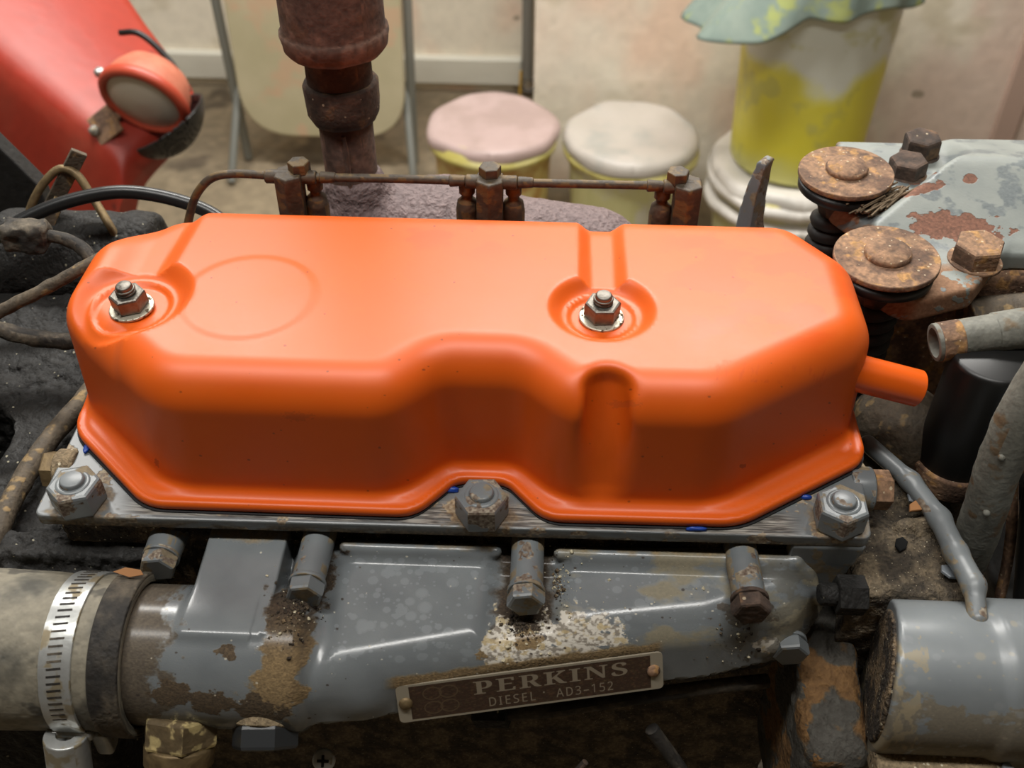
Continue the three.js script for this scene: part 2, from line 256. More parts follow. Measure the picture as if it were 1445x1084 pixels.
// ---------------------------------------------------------------- the workshop
{
  const wallFn = (u, v) => {
    const x = u * 400 - 200, y = v * 250;
    const n = fbm(x * .02, y * .02, 501, 4), f = fbm(x * .5, y * .5, 503, 3);
    let q = mix3(rgb(216, 207, 188), rgb(234, 226, 210), n);
    q = mix3(q, rgb(226, 184, 160), sm(.5, .72, fbm(x * .035 + 4, y * .02, 511, 4)) * .55);
    q = mix3(q, rgb(208, 184, 170), sm(.4, .6, fbm(x * .03, y * .02, 515, 4) + (x - 88) * .012) * .75);
    q = mix3(q, rgb(188, 176, 150), sm(.62, .8, fbm(x * .05, y * .08, 521, 4)) * .6);
    if (speck(u, v, 60, 531, .02)) q = mix3(q, rgb(140, 128, 110), .7);
    return [q.map(c => c * (.96 + .08 * f)), .75, f];
  };
  const wm = new THREE.MeshPhysicalMaterial({ ...bake(1024, 640, wallFn, false), roughness: 1, bumpScale: .001 });
  wm.userData.sheet = null; wm.userData.cm = 400;
  const wg = box(-200, 200, FLOOR, CEIL, -273, -263, .1); { const p = wg.attributes.position, uv = new Float32Array(p.count * 2); for (let i = 0; i < p.count; i++) { uv[2 * i] = (p.getX(i) + 200) / 400; uv[2 * i + 1] = (p.getY(i) - FLOOR) / 250; } wg.setAttribute('uv', new THREE.BufferAttribute(uv, 2)); wg.userData.keepUV = true; }
  struct('wall_back', wg, wm, 'cream painted back wall with pinkish overspray');
  const pg = box(-4.5, 200, FLOOR, CEIL, -263, -212, .4); { const p = pg.attributes.position, uv = new Float32Array(p.count * 2); for (let i = 0; i < p.count; i++) { uv[2 * i] = (p.getX(i) + 200 + (p.getZ(i) + 212) * .3) / 400; uv[2 * i + 1] = (p.getY(i) - FLOOR) / 250; } pg.setAttribute('uv', new THREE.BufferAttribute(uv, 2)); pg.userData.keepUV = true; }
  struct('wall_pier', pg, wm, 'cream wall stepping forward behind the buckets');
  const wall = tileMat(256, 120, .05, (u, v) => { const f = fbm(u * 8, v * 8, 541, 4, 8); return [mix3(rgb(120, 112, 100), rgb(146, 138, 124), f), .85, f]; });
  struct('wall_left', box(-210, -200, FLOOR, CEIL, -273, 260), wall, 'plain brownish workshop side wall');
  struct('wall_right', box(200, 210, FLOOR, CEIL, -273, 260), wall, 'plain brownish workshop side wall');
  struct('wall_front', box(-210, 210, FLOOR, CEIL, 260, 270), wall, 'plain brownish workshop wall');
  struct('ceiling', box(-210, 210, CEIL, CEIL + 10, -273, 270), wall, 'brownish workshop ceiling');
  const fl = tileMat(640, 150, .1, (u, v) => { const n = fbm(u * 6, v * 6, 551, 5, 6), f = fbm(u * 60, v * 60, 553, 3, 60); let q = mix3(rgb(112, 100, 82), rgb(152, 138, 114), n); q = mix3(q, rgb(80, 70, 58), sm(.6, .75, fbm(u * 9, v * 9, 557, 4, 9)) * .7); return [q.map(c => c * (.85 + .3 * f)), .9, f]; });
  struct('floor', box(-210, 210, FLOOR - 10, FLOOR, -273, 270), fl, 'dusty concrete workshop floor');
  const rail = tileMat(256, 60, .03, (u, v) => { const f = fbm(u * 6, v * 12, 561, 4, 6); return [mix3(rgb(206, 203, 190), rgb(222, 220, 208), f), .5, f]; });
  struct('trim_1', box(-200, -9, FLOOR + 3, FLOOR + 11.5, -264, -260.5, .8), rail, 'pale rail along the foot of the wall');
  struct('trim_2', box(112, 118, FLOOR, CEIL, -213, -210.8, .6), plain(178, 152, 138, .8), 'stained vertical board on the wall');
  for (const [x, z, L, w, I] of BATTENS) {
    const t = thing('ceiling_batten', z < -100 ? 'long white lamp batten on the ceiling by the back wall' : z < 100 ? 'long white lamp batten on the ceiling above the engine' : 'long white lamp batten on the ceiling by the front wall', 'lamp', [x, CEIL - 4, z]);
    part('housing', box(x - L / 2 - 3, x + L / 2 + 3, CEIL - 4, CEIL, z - w / 2 - 2, z + w / 2 + 2, .6), plain(225, 225, 222, .5), t);
    part('diffuser', box(x - L / 2, x + L / 2, CEIL - 4.6, CEIL - 3.8, z - w / 2, z + w / 2, .2), new THREE.MeshStandardMaterial({ color: 0xffffff, emissive: LAMP_COLOUR, emissiveIntensity: 1.2, roughness: .6 }), t);
    const l = new THREE.RectAreaLight(LAMP_COLOUR, I, L * .01, w * .01); l.name = 'batten_light'; l.position.set(0, -.009, 0); l.rotation.x = -Math.PI / 2; t.add(l);
  }
}

// ---------------------------------------------------------------- rocker cover
const FL = roundPoly([[-20.6, .4, 3], [-6.4, .4, 2.2], [-4.4, -2.1, 1.3], [-1.8, -2.1, 1.3], [.3, .4, 2.2], [10.4, .3, 4], [17.9, -4.6, 2.2], [17.9, -13.2, 2.4], [14.2, -18, 2.8], [-22, -18, 2.8], [-26.3, -13.2, 2.6], [-26.3, -5, 3]]);
const flangeField = polyField(FL);
const shellField = polyField(roundPoly([[-19.3, -.5, 4.5], [-7.4, -.45, 3.4], [-4.9, -2.9, 1.9], [-1.3, -2.9, 1.9], [1.2, -.5, 3.4], [9.0, -.6, 5], [17.5, -6.3, 3.4], [17.5, -12.8, 3], [14.4, -17.2, 3], [-22.4, -17.2, 3], [-26.2, -12.6, 3], [-26.2, -6.9, 3.6]]));
{
  const top = (x, z) => {
    let h = 8.35 - .0022 * (z + 8) * (z + 8);
    h += .06 * (1 - sm(3.2, 3.8, Math.hypot(x + 15.6, z + 7.5)));
    const rl = Math.hypot(x + 22, z + 7.4), rt = Math.hypot(x - 3, z + 7.5);
    const tl = (1 - sm(-21.4, -20.0, x + .06 * (z + 12))) * sm(-24.8, -22.4, x) * sm(-7, -8.6, z), tf = (1 - sm(1.0, 2.0, Math.abs(x + 22.7 + (z + 7.4) * .12))) * sm(-7.4, -5.8, z) * .8;
    const tr = (1 - sm(.5, 1.45, Math.abs(x - 3.1))) * sm(-7.5, -9, z);
    h -= .85 * Math.max(1 - sm(2.35, 3.55, rl), tl * .85, tf * .8) + .22 * (1 - sm(1.85, 2.2, rl));
    h -= .7 * Math.max(1 - sm(2.0, 2.95, rt), tr * .85) + .2 * (1 - sm(1.55, 1.9, rt));
    return h;
  };
  const f = (x, y, z) => {
    const d2 = flangeField(x, z);
    let d = roundCap(shellField(x, z) + .035 * y, y - top(x, z), 2.1);
    d = smax(d, -dCap(x, y, z, [3.2, 7.5, -1.7], [3.2, 2.4, .15], 1.08), .85);
    let fl = roundCap(d2, Math.abs(y - .38) - .36, .3);
    fl = smax(fl, -(Math.hypot(Math.abs(d2 + .42) , y - .95) - .26), .2);
    d = smin(d, fl, .55);
    return Math.max(d, .04 - y);
  };
  // fresh orange enamel, with duller wiped patches and a few scratches and nicks
  const paint = sheetMat(1500, 1000, -27, 19, -26, 2, .012, (x, v) => {
    const f = fbm(x * 9, v * 9, 601, 2), n = fbm(x * .35, v * .35, 603, 4);
    let q = mix3(rgb(215, 88, 11), rgb(218, 93, 15), n), ro = .4 + .07 * n + .03 * f, he = .5 + .02 * f;
    const wipe = sm(.5, .64, fbm(x * .32 + 3, v * .5, 607, 5)) * Math.max(sm(5.5, 8, x) * sm(-12, -14, v), sm(-12, -8, x) * (1 - sm(-4, 0, x)) * sm(-19, -22, v)); q = mix3(q, rgb(211, 78, 5), wipe * .55); ro -= .02 * wipe;
    if (x > 7 && x < 15 && v > -11.8 && v < -10.3) { const s = sm(.6, .72, fbm(x * 7 + v * .8, v * 1.4, 611, 4)) * sm(.35, .6, fbm(x * .8, v * .8, 612, 3)); q = mix3(q, rgb(196, 70, 12), s * .4); ro += .12 * s; }
    if (speck(x / 30, v / 30, 150, 613, .003)) { q = mix3(q, rgb(120, 52, 24), .6); he -= .3; }
    for (const [cx, cy, a, b] of [[-20.2, -3.2, .16, .32], [-12, -6.9, .7, .3], [4, -8.5, .7, .25], [10.4, -4.4, .2, .15]]) { const e = Math.hypot((x - cx) / a, (v - cy) / b) + (f - .5) * 1.4; if (e < 1) { q = mix3(q, rgb(140, 58, 20), a > .5 ? .22 : .6); ro += .12; he -= a > .5 ? .02 : .25; } }
    return [q, ro, he];
  }, { clearcoat: .08, clearcoatRoughness: .3 });
  M.orange = paint;
  const t = thing('rocker_cover', 'orange painted pressed-steel rocker cover on top of the grey engine', 'engine cover', [-4, 0, -8]);
  part('shell', solid(f, [-26.6, -.3, -17.2], [18.4, 9, 1.2], .2, .1), paint, t);
  const pm = plain(215, 88, 12, .35, 0, { clearcoat: .25, clearcoatRoughness: .3 });
  part('breather_pipe', ring([16.4, 4.75, -7.1], [20.4, 3.7, -7.0], .8, 1.02), pm, t);
  const gk = slab(FL.map(([x, z]) => [x + (x > -4 ? .06 : -.06), z + (z > -8 ? .06 : -.06)]), -.06, .1, .02);
  part('gasket', gk, M.gasket, t, 'dark gasket under the flange');
  const blob = (x, z, a, b, s) => { const g = new THREE.SphereGeometry(1, 14, 10); const p = g.attributes.position; for (let i = 0; i < p.count; i++) { const k = .75 + .5 * n3(p.getX(i) * 2 + s, p.getY(i) * 2, p.getZ(i) * 2); p.setXYZ(i, p.getX(i) * a * k, p.getY(i) * .16 * k, p.getZ(i) * b * k); } g.computeVertexNormals(); g.translate(x, .1, z); return g; };
  for (const [x, z, a, b] of [[-4.75, -1.75, .5, .22], [-1.0, -1.6, .14, .14], [8.2, .42, .6, .12], [-25.2, -4.0, .2, .45], [14.2, -2.05, .3, .14], [-.75, -1.9, .1, .1]]) part('sealant', blob(x, z, a, b, x), M.blue, t, 'blue gasket sealant squeezed out');
}
// the two cap nuts holding the cover down
for (const [x, z, y, tilt, label] of [[-22, -7.4, 7.34, -.1, 'steel nut and washer in the dished end beside the round embossed disc'], [3, -7.6, 7.46, .05, 'dark nut and washer in the dimple between the two pressed grooves']]) {
  const t = thing('cover_nut', label, 'nut', [x, y, z]), dir = [tilt * .6, 1, .05];
  part('washer', orient(lathe([[.4, 0], [1.15, 0], [1.2, .06], [1.2, .14], [1.14, .2], [.4, .2]], 48), [x, y - .02, z], dir), M.washer, t, 'pale worn washer');
  part('nut', hex([x + dir[0] * .15, y + .16, z], dir, .94, .92, x < 0 ? .3 : .1), M.steel, t);
  part('stud', [rod([x + dir[0], y + .9, z], [x + dir[0] * 1.7, y + 1.62, z + .06], .47, .44), orient(new THREE.TorusGeometry(.46, .07, 8, 28).rotateX(Math.PI / 2), [x + dir[0] * 1.1, y + 1.16, z + .03], dir), orient(new THREE.TorusGeometry(.46, .07, 8, 28).rotateX(Math.PI / 2), [x + dir[0] * 1.3, y + 1.32, z + .03], dir)], M.steel, t);
}

// ---------------------------------------------------------------- cylinder head and block
{
  const t = thing('cylinder_head', 'grey painted cylinder head below the orange cover', 'engine part', [-4, -9, -9]);
  const deckMat = sheetMat(1400, 700, -27, 18.5, -21, 3, .05, (x, v) => {
    const f = fbm(x * 8, v * 8, 651, 3), n = fbm(x * .6, v * .6, 653, 4), s = fbm(x * .8, v * 22, 655, 3);
    let q = mix3(rgb(94, 99, 102), rgb(116, 120, 121), n), ro = .34, he = .5;
    const bare = sm(-1.2, -.6, v) * (1 - sm(.55, .7, v)) * sm(-22.5, -20.5, x) * (1 - sm(12.5, 14, x)) * sm(.2, .42, s); q = mix3(q, mix3(rgb(66, 62, 58), rgb(160, 156, 148), sm(.35, .7, s)), bare); ro = lerp(ro, .5, bare);
    const chip = sm(.66, .675, fbm(x * .9 + 7, v * 1.1, 657, 5)) * sm(.3, .5, n); q = mix3(q, mix3(rgb(90, 66, 50), rgb(206, 196, 168), f), chip * .9); ro = lerp(ro, .85, chip); he -= .3 * chip;
    for (const [cx, cz, r] of [[-24.2, 0, 1.9], [-2.95, -.1, 2.2], [15.6, -.4, 1.9]]) { const e = .8 * sm(r, r * .6, Math.hypot(x - cx, v - cz) + (fbm(x * 3, v * 3, 661, 3) - .5) * 1.6); q = mix3(q, mix3(rgb(84, 64, 48), rgb(170, 142, 100), f), e * .75); ro = lerp(ro, .9, e); }
    const dirt = sm(.75, 1.6, v) * sm(.25, .5, fbm(x * .8, v * 2, 663, 4)); q = mix3(q, mix3(rgb(46, 38, 30), rgb(124, 104, 74), f), dirt); ro = lerp(ro, .92, dirt); he += dirt * f * .5;
    return [q, ro, he];
  });
  part('deck', slab(roundPoly([[-26.4, .95, .5], [17.2, .55, .6], [18.2, -12, .5], [18.2, -22.5, .8], [-26.5, -22.5, .8]]), -.75, 0, .1), deckMat, t);
  part('body', solid((x, y, z) => { const d = dBox(x, y, z, -25.6, 16.6 + y * .12, -12, -.6, -20, -.1 + (x < -19 ? .55 : 0), .5); return d + (x < -19 ? (n3(x * 2.2, y * 2.2, z * 2.2) - .5) * .35 : 0); }, [-26.4, -12.4, -20.6], [17.6, 0, 1.2], .33), M.crust, t, 'dirt-crusted casting under the deck');
  part('end_wall', solid((x, y, z) => roundCap(Math.max(polyField2(x, z), (x - 17.1 - .3 * (y + .7)) * .96, 13.2 - x), Math.abs(y + 4.4) - 3.8, .3), [12.8, -8.8, -20], [18.2, -.2, 1.4], .22), M.grey, t, 'grey painted end of the head');
}
function polyField2(x, z) { return Math.abs(z + 9.2) - 9.8 ; }
for (const [x, z, roll, label, rust] of [[-24.2, 0, .3, 'grey painted head nut on the outer corner beside a brass plug', 0], [-2.95, -.1, .05, 'grey chipped head nut in the scooped recess of the orange flange', 0], [15.6, -.45, .5, 'grey chipped head nut at the corner nearest the breather pipe', 1]]) {
  const t = thing('head_nut', label, 'nut', [x, 0, z]);
  part('nut', hex([x, -.02, z], [0, 1, 0], 1.36, 1.6, roll, .18), M.greyWorn, t);
  part('stud', [rod([x, 1.4, z], [x, 1.92, z], .66, .62), ring([x, 1.45, z], [x, 1.66, z], .6, .9)], M.grey, t);
}
{
  let t = thing('side_plug', 'brass hexagon plug in the end face near the corner nut', 'plug', [-27.2, -1.4, -3.2]);
  part('head', hex([-26.6, -.9, -3.2], [-1, 0, 0], 1.05, .9, .2), M.brassy, t); part('collar', rod([-25.6, -.9, -3.2], [-26.8, -.9, -3.2], 1.15), M.dust, t, 'pale crusted collar');
  t = thing('side_plug', 'rusty bolt with flaked paint in the head end by the breather', 'bolt', [18.5, -1.4, -3.9]);
  part('head', hex([18.2, -1.1, -3.9], [1, 0, 0], 1.1, 1.1, .3), M.rust, t); part('washer', ring([17.0, -1.1, -3.9], [18.3, -1.1, -3.9], .3, 1.25), M.greyWorn, t);
  t = thing('engine_block', 'dirt-covered engine block low under the manifold and head', 'engine part', [-4, FLOOR + 40, -9]);
  part('casting', solid((x, y, z) => Math.min(dBox(x, y, z, -24, 16, -70, -11, -19, -.6, .8), dBox(x, y, z, -60, 25, -70, -44, -30, 12, 2)) + (n3(x * .7, y * .7, z * .7) - .5) * .3, [-61, -71, -31], [61, -10, 41], 1.1, .3), M.grime, t);
}

// ---------------------------------------------------------------- intake manifold
{
  const base = polyField(roundPoly([[-13.2, -1, .6], [-12.6, 8.2, 1.6], [-2.2, 6.0, 1], [.9, 5.4, 1], [8.9, 4.2, 1.5], [13.6, 2.8, 1.4], [16.2, -1.2, .6]]));
  const bl = polyField(roundPoly([[-10.5, 0, .3], [-10.9, 7.8, .8], [-2.3, 5.8, .8], [-2.0, 0, .3]]));
  const br = polyField(roundPoly([[1.1, 0, .3], [.9, 5.2, .8], [8.9, 4.0, 1.5], [13.2, 2.5, 1.3], [15.6, -1.0, .5]]));
  const f = (x, y, z) => {
    const dr = .18 * Math.max(0, -3.2 - y), tp = -2.15 - .13 * z + .42 * (1 - sm(.9, 1.5, z));
    let d = Math.max(roundCap(base(x, z) - dr, y - tp + .65, 1.0), -6.6 - y);
    d = smin(d, Math.max(roundCap(bl(x, z) - dr, y - tp, 1.15), -6.4 - y), .5);
    d = smin(d, Math.max(roundCap(br(x, z) - dr, y - tp + .05, 1.25), -6.4 - y), .5);
    d = smin(d, dCap(x, y, z, [-10.2, -1.95, .75], [-2.2, -1.95, .7], .33), .3);
    d = smin(d, dCap(x, y, z, [1.2, -1.95, .7], [13.6, -1.98, .6], .33), .3);
    d = smin(d, dCap(x, y, z, [13.6, -1.98, .6], [15.3, -4.5, 1.1], .36), .3);
    let e = dCylX(x, y, z, -21.6, -11.6, -5.4, 5.5, 3.6, .5);
    e = smin(e, dCap(x, y, z, [-12.5, -5.6, 5.5], [-9, -5.9, 5.6], 2.6), 1.6);
    const pad = Math.max(dBox(x, y, z, -17.5, -13.3, -5, -1.5 - .05 * z, -.6, 6.6, .14), (x + 13.3) * .7 + (z - 6.2) * .7 - .1);
    d = smin(d, smin(e, pad, x > -14 ? .25 : .6), .3);
    d = smin(d, dCap(x, y, z, [12.3, -5.6, 2.0], [12.4, -5.6, 3.1], .75), .4);
    return d;
  };
  const blotch = (x, v, cx, cv, rx, rv, s) => sm(1.1, .98, Math.hypot((x - cx) / rx, (v - cv) / rv) + (fbm(x * 1.9, v * 1.9, s, 6) - .5) * 1.7);
  const drops = []; for (let i = 0; i < 330; i++) { const right = i % 3 === 0; drops.push([right ? rr(1.5, 13) : rr(-10.2, -2.2), rr(3, right ? 7.5 : 10), Math.pow(rnd(), 3) * .34 + .06, rnd()]); }
  const dropAt = dropMask(drops, -22, 17, -2, 17.5, .12, .4);
  const mat = sheetMat(1800, 900, -22, 17, -2, 17.5, .045, (x, v) => {
    const f = fbm(x * 9, v * 9, 701, 3), n = fbm(x * .5, v * .5, 703, 4), m = fbm(x * 1.6, v * 1.6, 705, 4), g2 = n2(x * 22, v * 22, 707);
    let q = mix3(rgb(106, 111, 114), rgb(124, 129, 131), n), ro = .21 + .08 * n, he = .5;
    const dm = dropAt(x, v); q = mix3(q, rgb(138, 144, 148), dm); ro += .2 * dm;
    const cover = (col, k, rough, lift = 0) => { q = mix3(q, col, k); ro = lerp(ro, rough, k); he += lift * k * f; };
    const fg = n2(x * 16, v * 16, 765), tan = mix3(rgb(88, 72, 50), rgb(168, 142, 100), f * .55 + fg * .45), brown = mix3(rgb(34, 28, 23), rgb(92, 76, 58), f * .55 + fg * .45), w2 = fbm(x * 5, v * 5, 761, 4), white = mix3(mix3(rgb(138, 130, 118), rgb(212, 206, 194), sm(.34, .55, w2)), rgb(184, 162, 116), sm(.56, .7, fbm(x * 2.4, v * 2.4, 763, 4)) * .7);
    // settled dust on the right-hand runner
    cover(mix3(rgb(120, 112, 92), rgb(146, 136, 110), f), sm(.46, .62, fbm(x * .45 + 3, v * .6, 709, 5)) * sm(.6, 2, x) * (1 - sm(8.2, 9.4, v)) * .85, .85, .15);
    cover(tan, sm(2.6, 2.0, v + (m - .5) * 1.2) * sm(-1.9, -1.0, v) * .7, .9, .3);
    // dirt-filled valley between the elbow and the left runner
    const vx = -11.9 - .12 * (v - 4); cover(mix3(brown, tan, sm(6.5, 10.5, v + (m - .5) * 2)), sm(1.3, .9, Math.abs(x - vx - .15) + (fbm(x * 1.3, v * 1.3, 751, 6) - .5) * 2.6) * sm(1, 2, v) * (1 - sm(13.5, 14.8, v + (m - .5) * 2)), .92, .5);
    // grime round the middle boss, then flaked patches to bare casting
    cover(brown, sm(1.7, 1.1, Math.abs(x + .6) + (m - .5) * 1.1) * sm(.8, 1.4, v) * (1 - sm(8, 9.2, v)), .92, .5);
    cover(brown, blotch(x, v, 10.9, 6.4, 1.5, .8, 711) * .7, .9, .3);
    cover(tan, blotch(x, v, -.8, 9.2, 1.7, 1.2, 713), .9, .4);
    for (const [cx, cv, a, b, s] of [[2.4, 8.3, 2.0, 1.7, 717], [1.6, 9.7, 2.6, .9, 719], [-1.9, 9.0, .65, 1.7, 721], [12.3, 8.9, .75, .6, 723]]) { const k = blotch(x, v, cx, cv, a, b, s); cover(white, k, .85, .1); he -= .25 * k; }
    // band of dirt caught above the name plate
    cover(tan, sm(.55, .25, Math.abs(v - (10.3 - .211 * x)) + (m - .5) * .5) * sm(-7.6, -6.8, x) * (1 - sm(6.2, 6.8, x)), .92, .5);
    // old primer and dirt on the elbow neck
    cover(mix3(rgb(66, 58, 50), rgb(102, 92, 76), f), sm(-17.9, -18.5, x + (fbm(x * 1.4, v * 1.4, 725, 4) - .5) * 3.2), .8, .3);
    for (const [cx, cv, a, b, s] of [[-15.9, 13.2, 1.3, .8, 731], [-13.3, 13.4, 1.2, 1.0, 733], [-12.0, 12.4, 1.1, .8, 735], [-17.6, 12.6, 1, .8, 737], [-15, 9.6, .5, .5, 739]]) cover(mix3(brown, tan, cx > -13 ? 1 : .25), blotch(x, v, cx, cv, a, b, s), .88, .3);
    if (speck(x / 40, v / 40, 230, 741, .006)) cover(rgb(206, 198, 178), .8, .8);
    if (speck(x / 40, v / 40, 170, 743, .008)) cover(rgb(52, 44, 38), .8, .8);
    if (x > 9) cover(rgb(92, 90, 82), sm(.5, .6, fbm(x * 1.1, v * 1.1, 745, 4)) * sm(9, 11, x) * .6, .8, .2);
    return [q, ro, he + .06 * g2];
  }, { clearcoat: .45, clearcoatRoughness: .22 });
  M.manifold = mat;
  const t = thing('intake_manifold', 'grey painted intake manifold with peeling paint bolted along the head', 'engine part', [0, -6.6, 4]);
  part('casting', solid(f, [-22.2, -9.4, -1.4], [17, -1, 9.8], .17, .07), mat, t);
  // loose dirt and paint flakes lying in the valleys
  const lie = (x, z) => { let y = -1; for (let k = 0; k < 60; k++) { const d = f(x, y, z); if (d < .02) break; y -= Math.max(.02, d * .8); } return y; };
  const crumbs = (list, name, label, m, lo, hi) => {
    const gs = []; for (const [cx, cz, sx, sz, n] of list) for (let k = 0; k < n; k++) { const a = rnd() * 6.28, q = Math.sqrt(-2 * Math.log(rnd() + 1e-4)) * .5, x = cx + Math.cos(a) * q * sx, z = cz + Math.sin(a) * q * sz, y = lie(x, z); if (y < -6) continue; const r = lo + (hi - lo) * rnd() ** 3, g = new THREE.TetrahedronGeometry(r, rnd() < .4 ? 1 : 0); g.scale(1, rr(.3, .8), rr(.5, 1.2)); g.rotateY(rnd() * 6); g.rotateX(rr(-.4, .4)); g.translate(x, y + r * .2, z); gs.push(g); }
    const o = thing(name, label, 'dirt', [0, -4, 3]); o.userData.kind = 'stuff'; part('grains', gs, m, o);
  };
  crumbs([[-12.1, 4.2, 1.0, 2.6, 420], [-.6, 4.2, 1.1, 1.0, 220], [10.9, 4.2, 1.6, .7, 90], [-12, 1.4, .5, 1.2, 90], [1.2, 2, .4, 1.6, 70]], 'dirt_crumbs', 'loose brown dirt crumbs in the hollows around the manifold bolts', M.crust, .03, .16);
  crumbs([[-12.1, 4.6, 1.0, 2.6, 60], [-.6, 4.8, 1.6, 1.2, 60], [10.9, 4.2, 1.8, .6, 40], [1.3, 1.8, .5, 1.4, 50], [5, 3, 5, 2, 40]], 'paint_chips', 'small pale paint chips scattered over the manifold', M.flake, .02, .15);
  for (const x of [-11.75, -.5, 10.85]) {
    const m = x > 5 ? M.greyWorn : M.grey;
    part('boss', rod([x - .12 * Math.sign(x + .5), -1.75, -.3], [x, -1.8, 3.35], .88, .86), m, t);
  }
  part('boss', rod([13.3, -5.6, .6], [13.6, -5.9, 3.0], .85, .8), M.greyWorn, t);
  part('boss', rod([-19.9, -2.2, -.2], [-19.9, -2.2, 1.7], 1.0, .95), M.grey, t);
  for (const [x, y, z, m, label] of [[-11.75, -1.8, 3.3, M.grey, 'grey painted hexagon bolt in the boss beside the flat pad'], [-.5, -1.8, 3.3, M.greyWorn, 'half-bare dark bolt in the boss below the recessed head nut'], [10.85, -1.8, 3.3, M.rustDark, 'brown rusted bolt in the worn boss with flaked paint'], [13.6, -5.9, 2.9, M.grey, 'grey bolt low under the tapered end of the manifold'], [-19.9, -2.2, 1.6, M.greyWorn, 'stubby greasy bolt in the dark gap above the hose']]) {
    const b = thing('manifold_bolt', label, 'bolt', [x, y - .9, z]);
    part('head', hex([x, y, z + .1], [0, -.02, 1], .97, .85, .2, .16), m, b); part('flange', rod([x, y, z - .1], [x, y, z + .16], .98), m, b);
  }
  // plug and fitting under the elbow
  const pl = thing('elbow_plug', 'dark glossy hexagon plug under the manifold elbow', 'plug', [-13.6, -8.9, 8.2]);
  part('head', hex([-13.5, -6.6, 8.55], [.05, -.55, .83], 1.65, 1.25, .1, .2), plain(50, 52, 54, .28), pl); part('collar', rod([-13.5, -6.1, 7.8], [-13.5, -6.65, 8.65], 1.6), M.dust, pl);
  const fi = thing('brass_fitting', 'crusted brass union screwed into the underside of the elbow', 'pipe fitting', [-17.4, -12, 9]);
  part('hexagon', hex([-17.9, -6.4, 8.1], [-.05, -.8, .6], 1.95, 1.7, .0, .2), M.brass, fi);
  part('nut', orient(lathe([[.01, 0], [1.7, 0], [1.78, .2], [1.75, 1.1], [1.5, 1.3], [1.5, 1.5], [1.66, 1.6], [1.66, 2.0], [1.5, 2.1], [1.5, 2.4], [1.66, 2.5], [1.6, 3.4], [.01, 3.6]], 40), [-17.98, -7.7, 9.08], [-.05, -.8, .6]), M.brassy, fi);
}
// name plate riveted on the front of the manifold
{
  const cv = document.createElement('canvas'); cv.width = 1560; cv.height = 260; const g = cv.getContext('2d');
  g.fillStyle = '#a59c8a'; g.fillRect(0, 0, 1560, 260); g.fillStyle = '#46352a'; g.fillRect(74, 14, 1412, 232);
  for (let i = 0; i < 2600; i++) { g.fillStyle = `rgba(${120 + 60 * rnd() | 0},${100 + 40 * rnd() | 0},${70 + 30 * rnd() | 0},${.05 + .12 * rnd()})`; const s = 2 + 8 * rnd(); g.fillRect(74 + rnd() * 1412, 14 + rnd() * 232, s * 2, s); }
  g.strokeStyle = '#64533f'; g.lineWidth = 7; for (const [x, y] of [[205, 78], [300, 78], [205, 178], [300, 178]]) { g.beginPath(); g.ellipse(x, y, 52, 42, 0, 0, 7); g.stroke(); }
  g.fillStyle = '#978b78'; g.textBaseline = 'alphabetic';
  const word = (s, font, x, y, w, track) => { g.font = font; let tw = 0; for (const c of s) tw += g.measureText(c).width + track; g.save(); g.translate(x, y); g.scale(w / tw, 1); let p = 0; for (const c of s) { g.fillText(c, p, 0); p += g.measureText(c).width + track; } g.restore(); };
  word('PERKINS', 'bold 128px serif', 440, 128, 930, 8); word('DIESEL', '86px sans-serif', 520, 224, 290, 10); word('·', '86px sans-serif', 838, 206, 24, 0); word('AD3–152', '86px sans-serif', 922, 224, 350, 10);
  const map = new THREE.CanvasTexture(cv); map.colorSpace = THREE.SRGBColorSpace;
  const pm = new THREE.MeshPhysicalMaterial({ map, roughness: .55, metalness: .35 });
  const TL = V(-6.95, -4.75, 7.25), TR = V(6.55, -4.2, 4.95), up = V(.02, .93, -.36);
  const ex = TR.clone().sub(TL), L = ex.length(); ex.normalize(); const nz = ex.clone().cross(up).normalize(), ey = nz.clone().cross(ex).normalize(), H = 2.25;
  const s = new THREE.Shape(roundPoly([[0, 0, .3], [L, 0, .3], [L, H, .3], [0, H, .3]]).map(p => new THREE.Vector2(p[0], p[1])));
  const geo = new THREE.ExtrudeGeometry(s, { depth: .1, bevelEnabled: false }); { const p = geo.attributes.position, uv = geo.attributes.uv; for (let i = 0; i < p.count; i++) uv.setXY(i, p.getX(i) / L, p.getY(i) / H); } geo.userData.keepUV = true;
  const O = TL.clone().addScaledVector(ey, -H); geo.applyMatrix4(new THREE.Matrix4().makeBasis(ex, ey, nz)); geo.translate(O.x, O.y, O.z);
  const t = thing('name_plate', 'brown engraved name plate with pale lettering riveted to the manifold', 'sign', [0, -6, 6.2]);
  part('plate', geo, pm, t);
  for (const [u, m] of [[.42, M.brassy], [L - .5, M.rust]]) { const c = O.clone().addScaledVector(ex, u).addScaledVector(ey, H * .52).addScaledVector(nz, .08); part('rivet', orient(lathe([[.36, 0], [.34, .1], [.22, .2], [.01, .24]], 24), c.toArray(), nz.toArray()), m, t, 'domed brass rivet'); }
}
